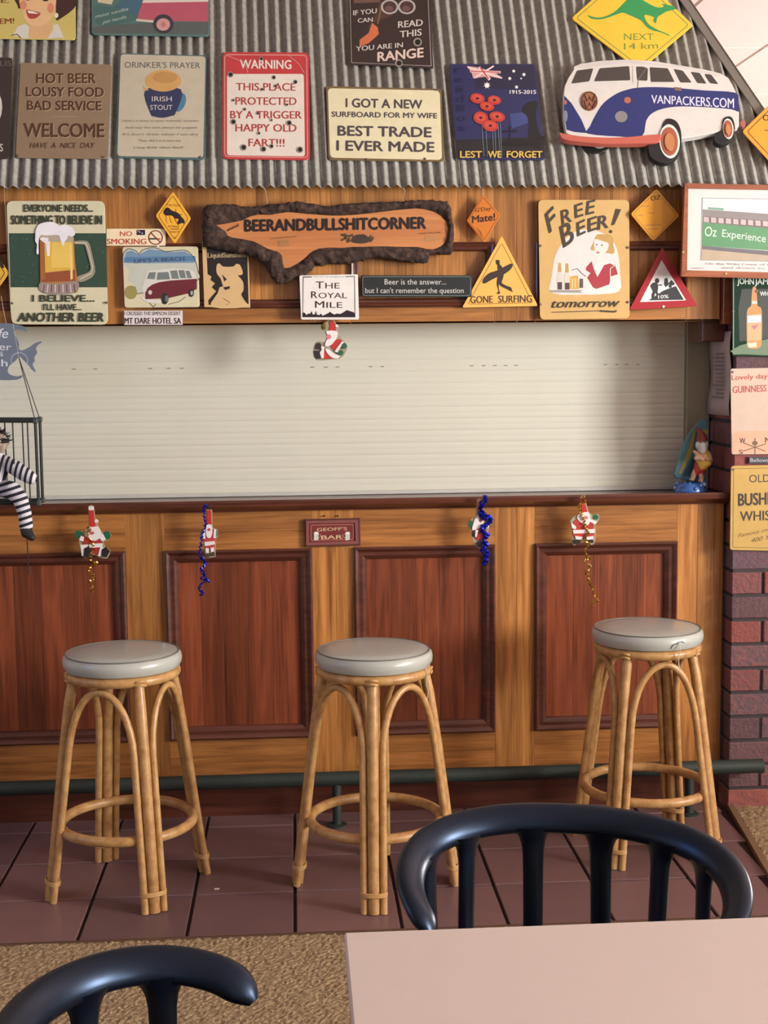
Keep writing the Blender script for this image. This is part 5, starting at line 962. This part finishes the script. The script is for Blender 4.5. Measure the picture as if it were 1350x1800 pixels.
blob('body', [([head, neck, chest, hip], [.018, .013, .026, .026]), (armR, [.012, .010, .009, .009]), (armL, [.012, .010, .009, .009]), (legR, [.016, .015, .013, .010, .010]), (legL, [.016, .015, .013, .010, .010])],
     [(head+Vector((.0, 0, 0)), (.034, .030, .040)), (head+Vector((.014, -.030, -.006)), (.007, .008, .007)), (head+Vector((.034, 0, 0)), (.006, .005, .009)), (G(59, 843, 4.54), (.012, .007, .009)), (G(-64, 848, 4.54), (.012, .007, .009))], .0035, SKD, doll)
SX = stripes('stripe_sleeve', (1, 0, -.25), 52); SZ = stripes('stripe_trousers', (-.3, 0, 1), 46)
blob('shirt', [([neck, chest, hip+Vector((0, 0, .01))], [.019, .037, .038]), (armR[:4], [.024, .026, .025, .022]), (armL[:4], [.024, .026, .025, .022])], [], .0035, SX, doll)
blob('trousers', [([hip+Vector((0, 0, -.002)), hip+Vector((0, 0, .01))], [.037, .036]), (legR, [.031, .031, .026, .0225, .0225]), (legL, [.031, .031, .026, .0225, .0225])], [], .0035, SZ, doll)
for P_ in ([G(44, 926, 4.525), G(47, 936, 4.518), G(56, 945, 4.505)], [G(-48, 926, 4.525), G(-46, 938, 4.515), G(-42, 946, 4.505)]): blob('shoe', [(P_, [.018, .020, .012])], [], .003, paint((26, 26, 30), .6), doll)
mb = MB(); rr = random.Random(4)
for k in range(170):
    a = rr.uniform(0, 2*math.pi); e = rr.uniform(.1, 1.5); d = Vector((math.cos(a)*math.cos(e), math.sin(a)*math.cos(e)*.9, math.sin(e))); p0 = head+Vector((d.x*.031, d.y*.027, d.z*.036)); mb.tube([p0, p0+d*rr.uniform(.008, .02)+Vector((rr.uniform(-.006, .006), 0, 0))], [.0022, .0008], 4)
tag(mb.build('hair', paint((34, 30, 30), .9), doll), None, None, kind='stuff')
mb = MB(); mb.tube([head+Vector((.036*math.sin(a), -.032*math.cos(a), .006)) for a in [math.radians(d) for d in range(-105, 106, 15)]], .0072, 8, sy=.35, up=(0, 0, 1)); mb.build('eye_mask', paint((26, 24, 26), .8), doll)
for dx in (-.012, .014): MB().ball(head+Vector((dx, -.0335, .006)), .0035).build('eye', paint((210, 205, 190), .5), doll)
mb = MB(); mb.tube([head+Vector((x, -.030+abs(x)*.3, -.018-abs(x)*.1)) for x in (-.012, -.006, 0, .006, .012)], .002, 6); mb.build('mouth', paint((90, 50, 46), .7), doll)
# ------------------------------------------------------------------ surfing gnome
YG = 4.80
def H_(x, y, dy=0.): p = YP(YG).at(x, y); return Vector((p.x, YG+dy, p.z))
gn = thing('gnome_figurine', H_(1213, 858), 'painted garden gnome with a striped surfboard standing on the counter by the pillar', 'figurine')
ZG = 1.1245
base = H_(1213, 850); mb = MB(); rr = random.Random(2)
mb.lathe((base.x, YG, ZG), [(.055, 0), (.057, .014), (.052, .030), (.042, .040), (.0, .043)], 24); o = mb.build('wave_base', paint((44, 96, 176), .35, mottle=.35, sc=90, coat=.5), gn, smooth='auto')
for k in range(34):
    a = rr.uniform(0, 6.28); r_ = rr.uniform(.036, .058); MB().ball((base.x+math.cos(a)*r_, YG+math.sin(a)*r_, ZG+.028+rr.uniform(-.018, .016)), rr.uniform(.004, .008), sub=1).build('wave_crest', paint((150, 190, 226) if k % 2 else (60, 110, 190), .4), gn, smooth=True)
bp_ = Pl((0, YG+.030, 0), (0, -1, 0)); ol = smooth_poly([(1188, 840), (1190, 820), (1196, 795), (1206, 773), (1218, 754), (1230, 742), (1239, 737), (1244, 741), (1246, 752), (1246, 790), (1243, 820), (1238, 846)], 3)
mb = MB(); extrude_poly(mb, [bp_.at(x, y, .006) for x, y in ol], bp_.n, .012, 0, .003); mb.build('surfboard', paint((70, 122, 140), .35, coat=.4), gn, smooth='auto')
def strip(poly, col):
    mb = MB(); extrude_poly(mb, [bp_.at(x, y, .0075) for x, y in poly], bp_.n, .0015); mb.build('board_stripe', paint(col, .35), gn)
strip([(1193, 832), (1197, 834), (1212, 806), (1218, 790), (1224, 752), (1219, 757), (1212, 785), (1204, 806)], (150, 140, 56)); strip([(1226, 757), (1245, 754), (1245, 764), (1236, 764)], (150, 146, 76)); strip([(1200, 836), (1216, 838), (1222, 800), (1216, 806)], (40, 90, 110))
SK_ = paint((206, 160, 132), .5)
hd = H_(1232, 779, -.012); tor = H_(1235, 806, -.006)
blob('body', [([hd, H_(1233, 790, -.008), tor, H_(1228, 820, -.006)], [.014, .011, .017, .017]), ([H_(1226, 795, -.012), H_(1219, 805, -.028), H_(1230, 806, -.038)], [.009, .008, .007]), ([H_(1243, 796, -.012), H_(1246, 808, -.024), H_(1238, 806, -.038)], [.009, .008, .007]), ([H_(1225, 822, -.006), H_(1218, 834, -.01), H_(1216, 842, -.012)], [.012, .010, .008]), ([H_(1232, 822, -.006), H_(1231, 834, -.01), H_(1231, 843, -.012)], [.012, .010, .008]), ([H_(1217, 793, -.022), H_(1224, 799, -.026), H_(1231, 804, -.034)], [.006, .007, .007])],
     [(hd, (.018, .017, .020)), (hd+Vector((-.003, -.019, .001)), (.005, .006, .005)), (H_(1213, 842, -.02), (.010, .014, .006)), (H_(1229, 844, -.02), (.010, .014, .006))], .0028, SK_, gn)
blob('shirt', [([H_(1234, 793, -.008), tor, H_(1233, 817, -.006)], [.021, .028, .024])], [(H_(1241, 812, -.016), (.018, .016, .018))], .0028, paint((226, 184, 70), .45), gn)
blob('shorts', [([H_(1229, 815, -.005), H_(1225, 826, -.006), H_(1220, 832, -.008)], [.019, .016, .012]), ([H_(1232, 816, -.005), H_(1232, 832, -.008)], [.018, .012])], [], .0028, paint((176, 48, 36), .45), gn)
blob('beard', [([hd+Vector((-.001, -.014, -.008)), hd+Vector((-.002, -.016, -.026)), hd+Vector((-.002, -.012, -.040))], [.015, .013, .005])], [(hd+Vector((.014, -.004, -.006)), (.009, .01, .016)), (hd+Vector((-.016, -.004, -.006)), (.009, .01, .016))], .0028, paint((206, 204, 206), .7), gn)
mb = MB(); q0 = hd+Vector((0, 0, .010)); mb.tube([q0, q0+Vector((-.001, 0, .010)), q0+Vector((-.005, 0, .026)), q0+Vector((-.012, .004, .042)), q0+Vector((-.016, .006, .050))], [.0215, .0195, .0125, .006, .002], 14); mb.build('hat', paint((128, 38, 34), .5), gn, smooth='auto')
for dx in (-.009, .005): MB().ball(hd+Vector((dx, -.0165, .004)), .0025, sub=1).build('eye', paint((34, 30, 34), .3), gn)
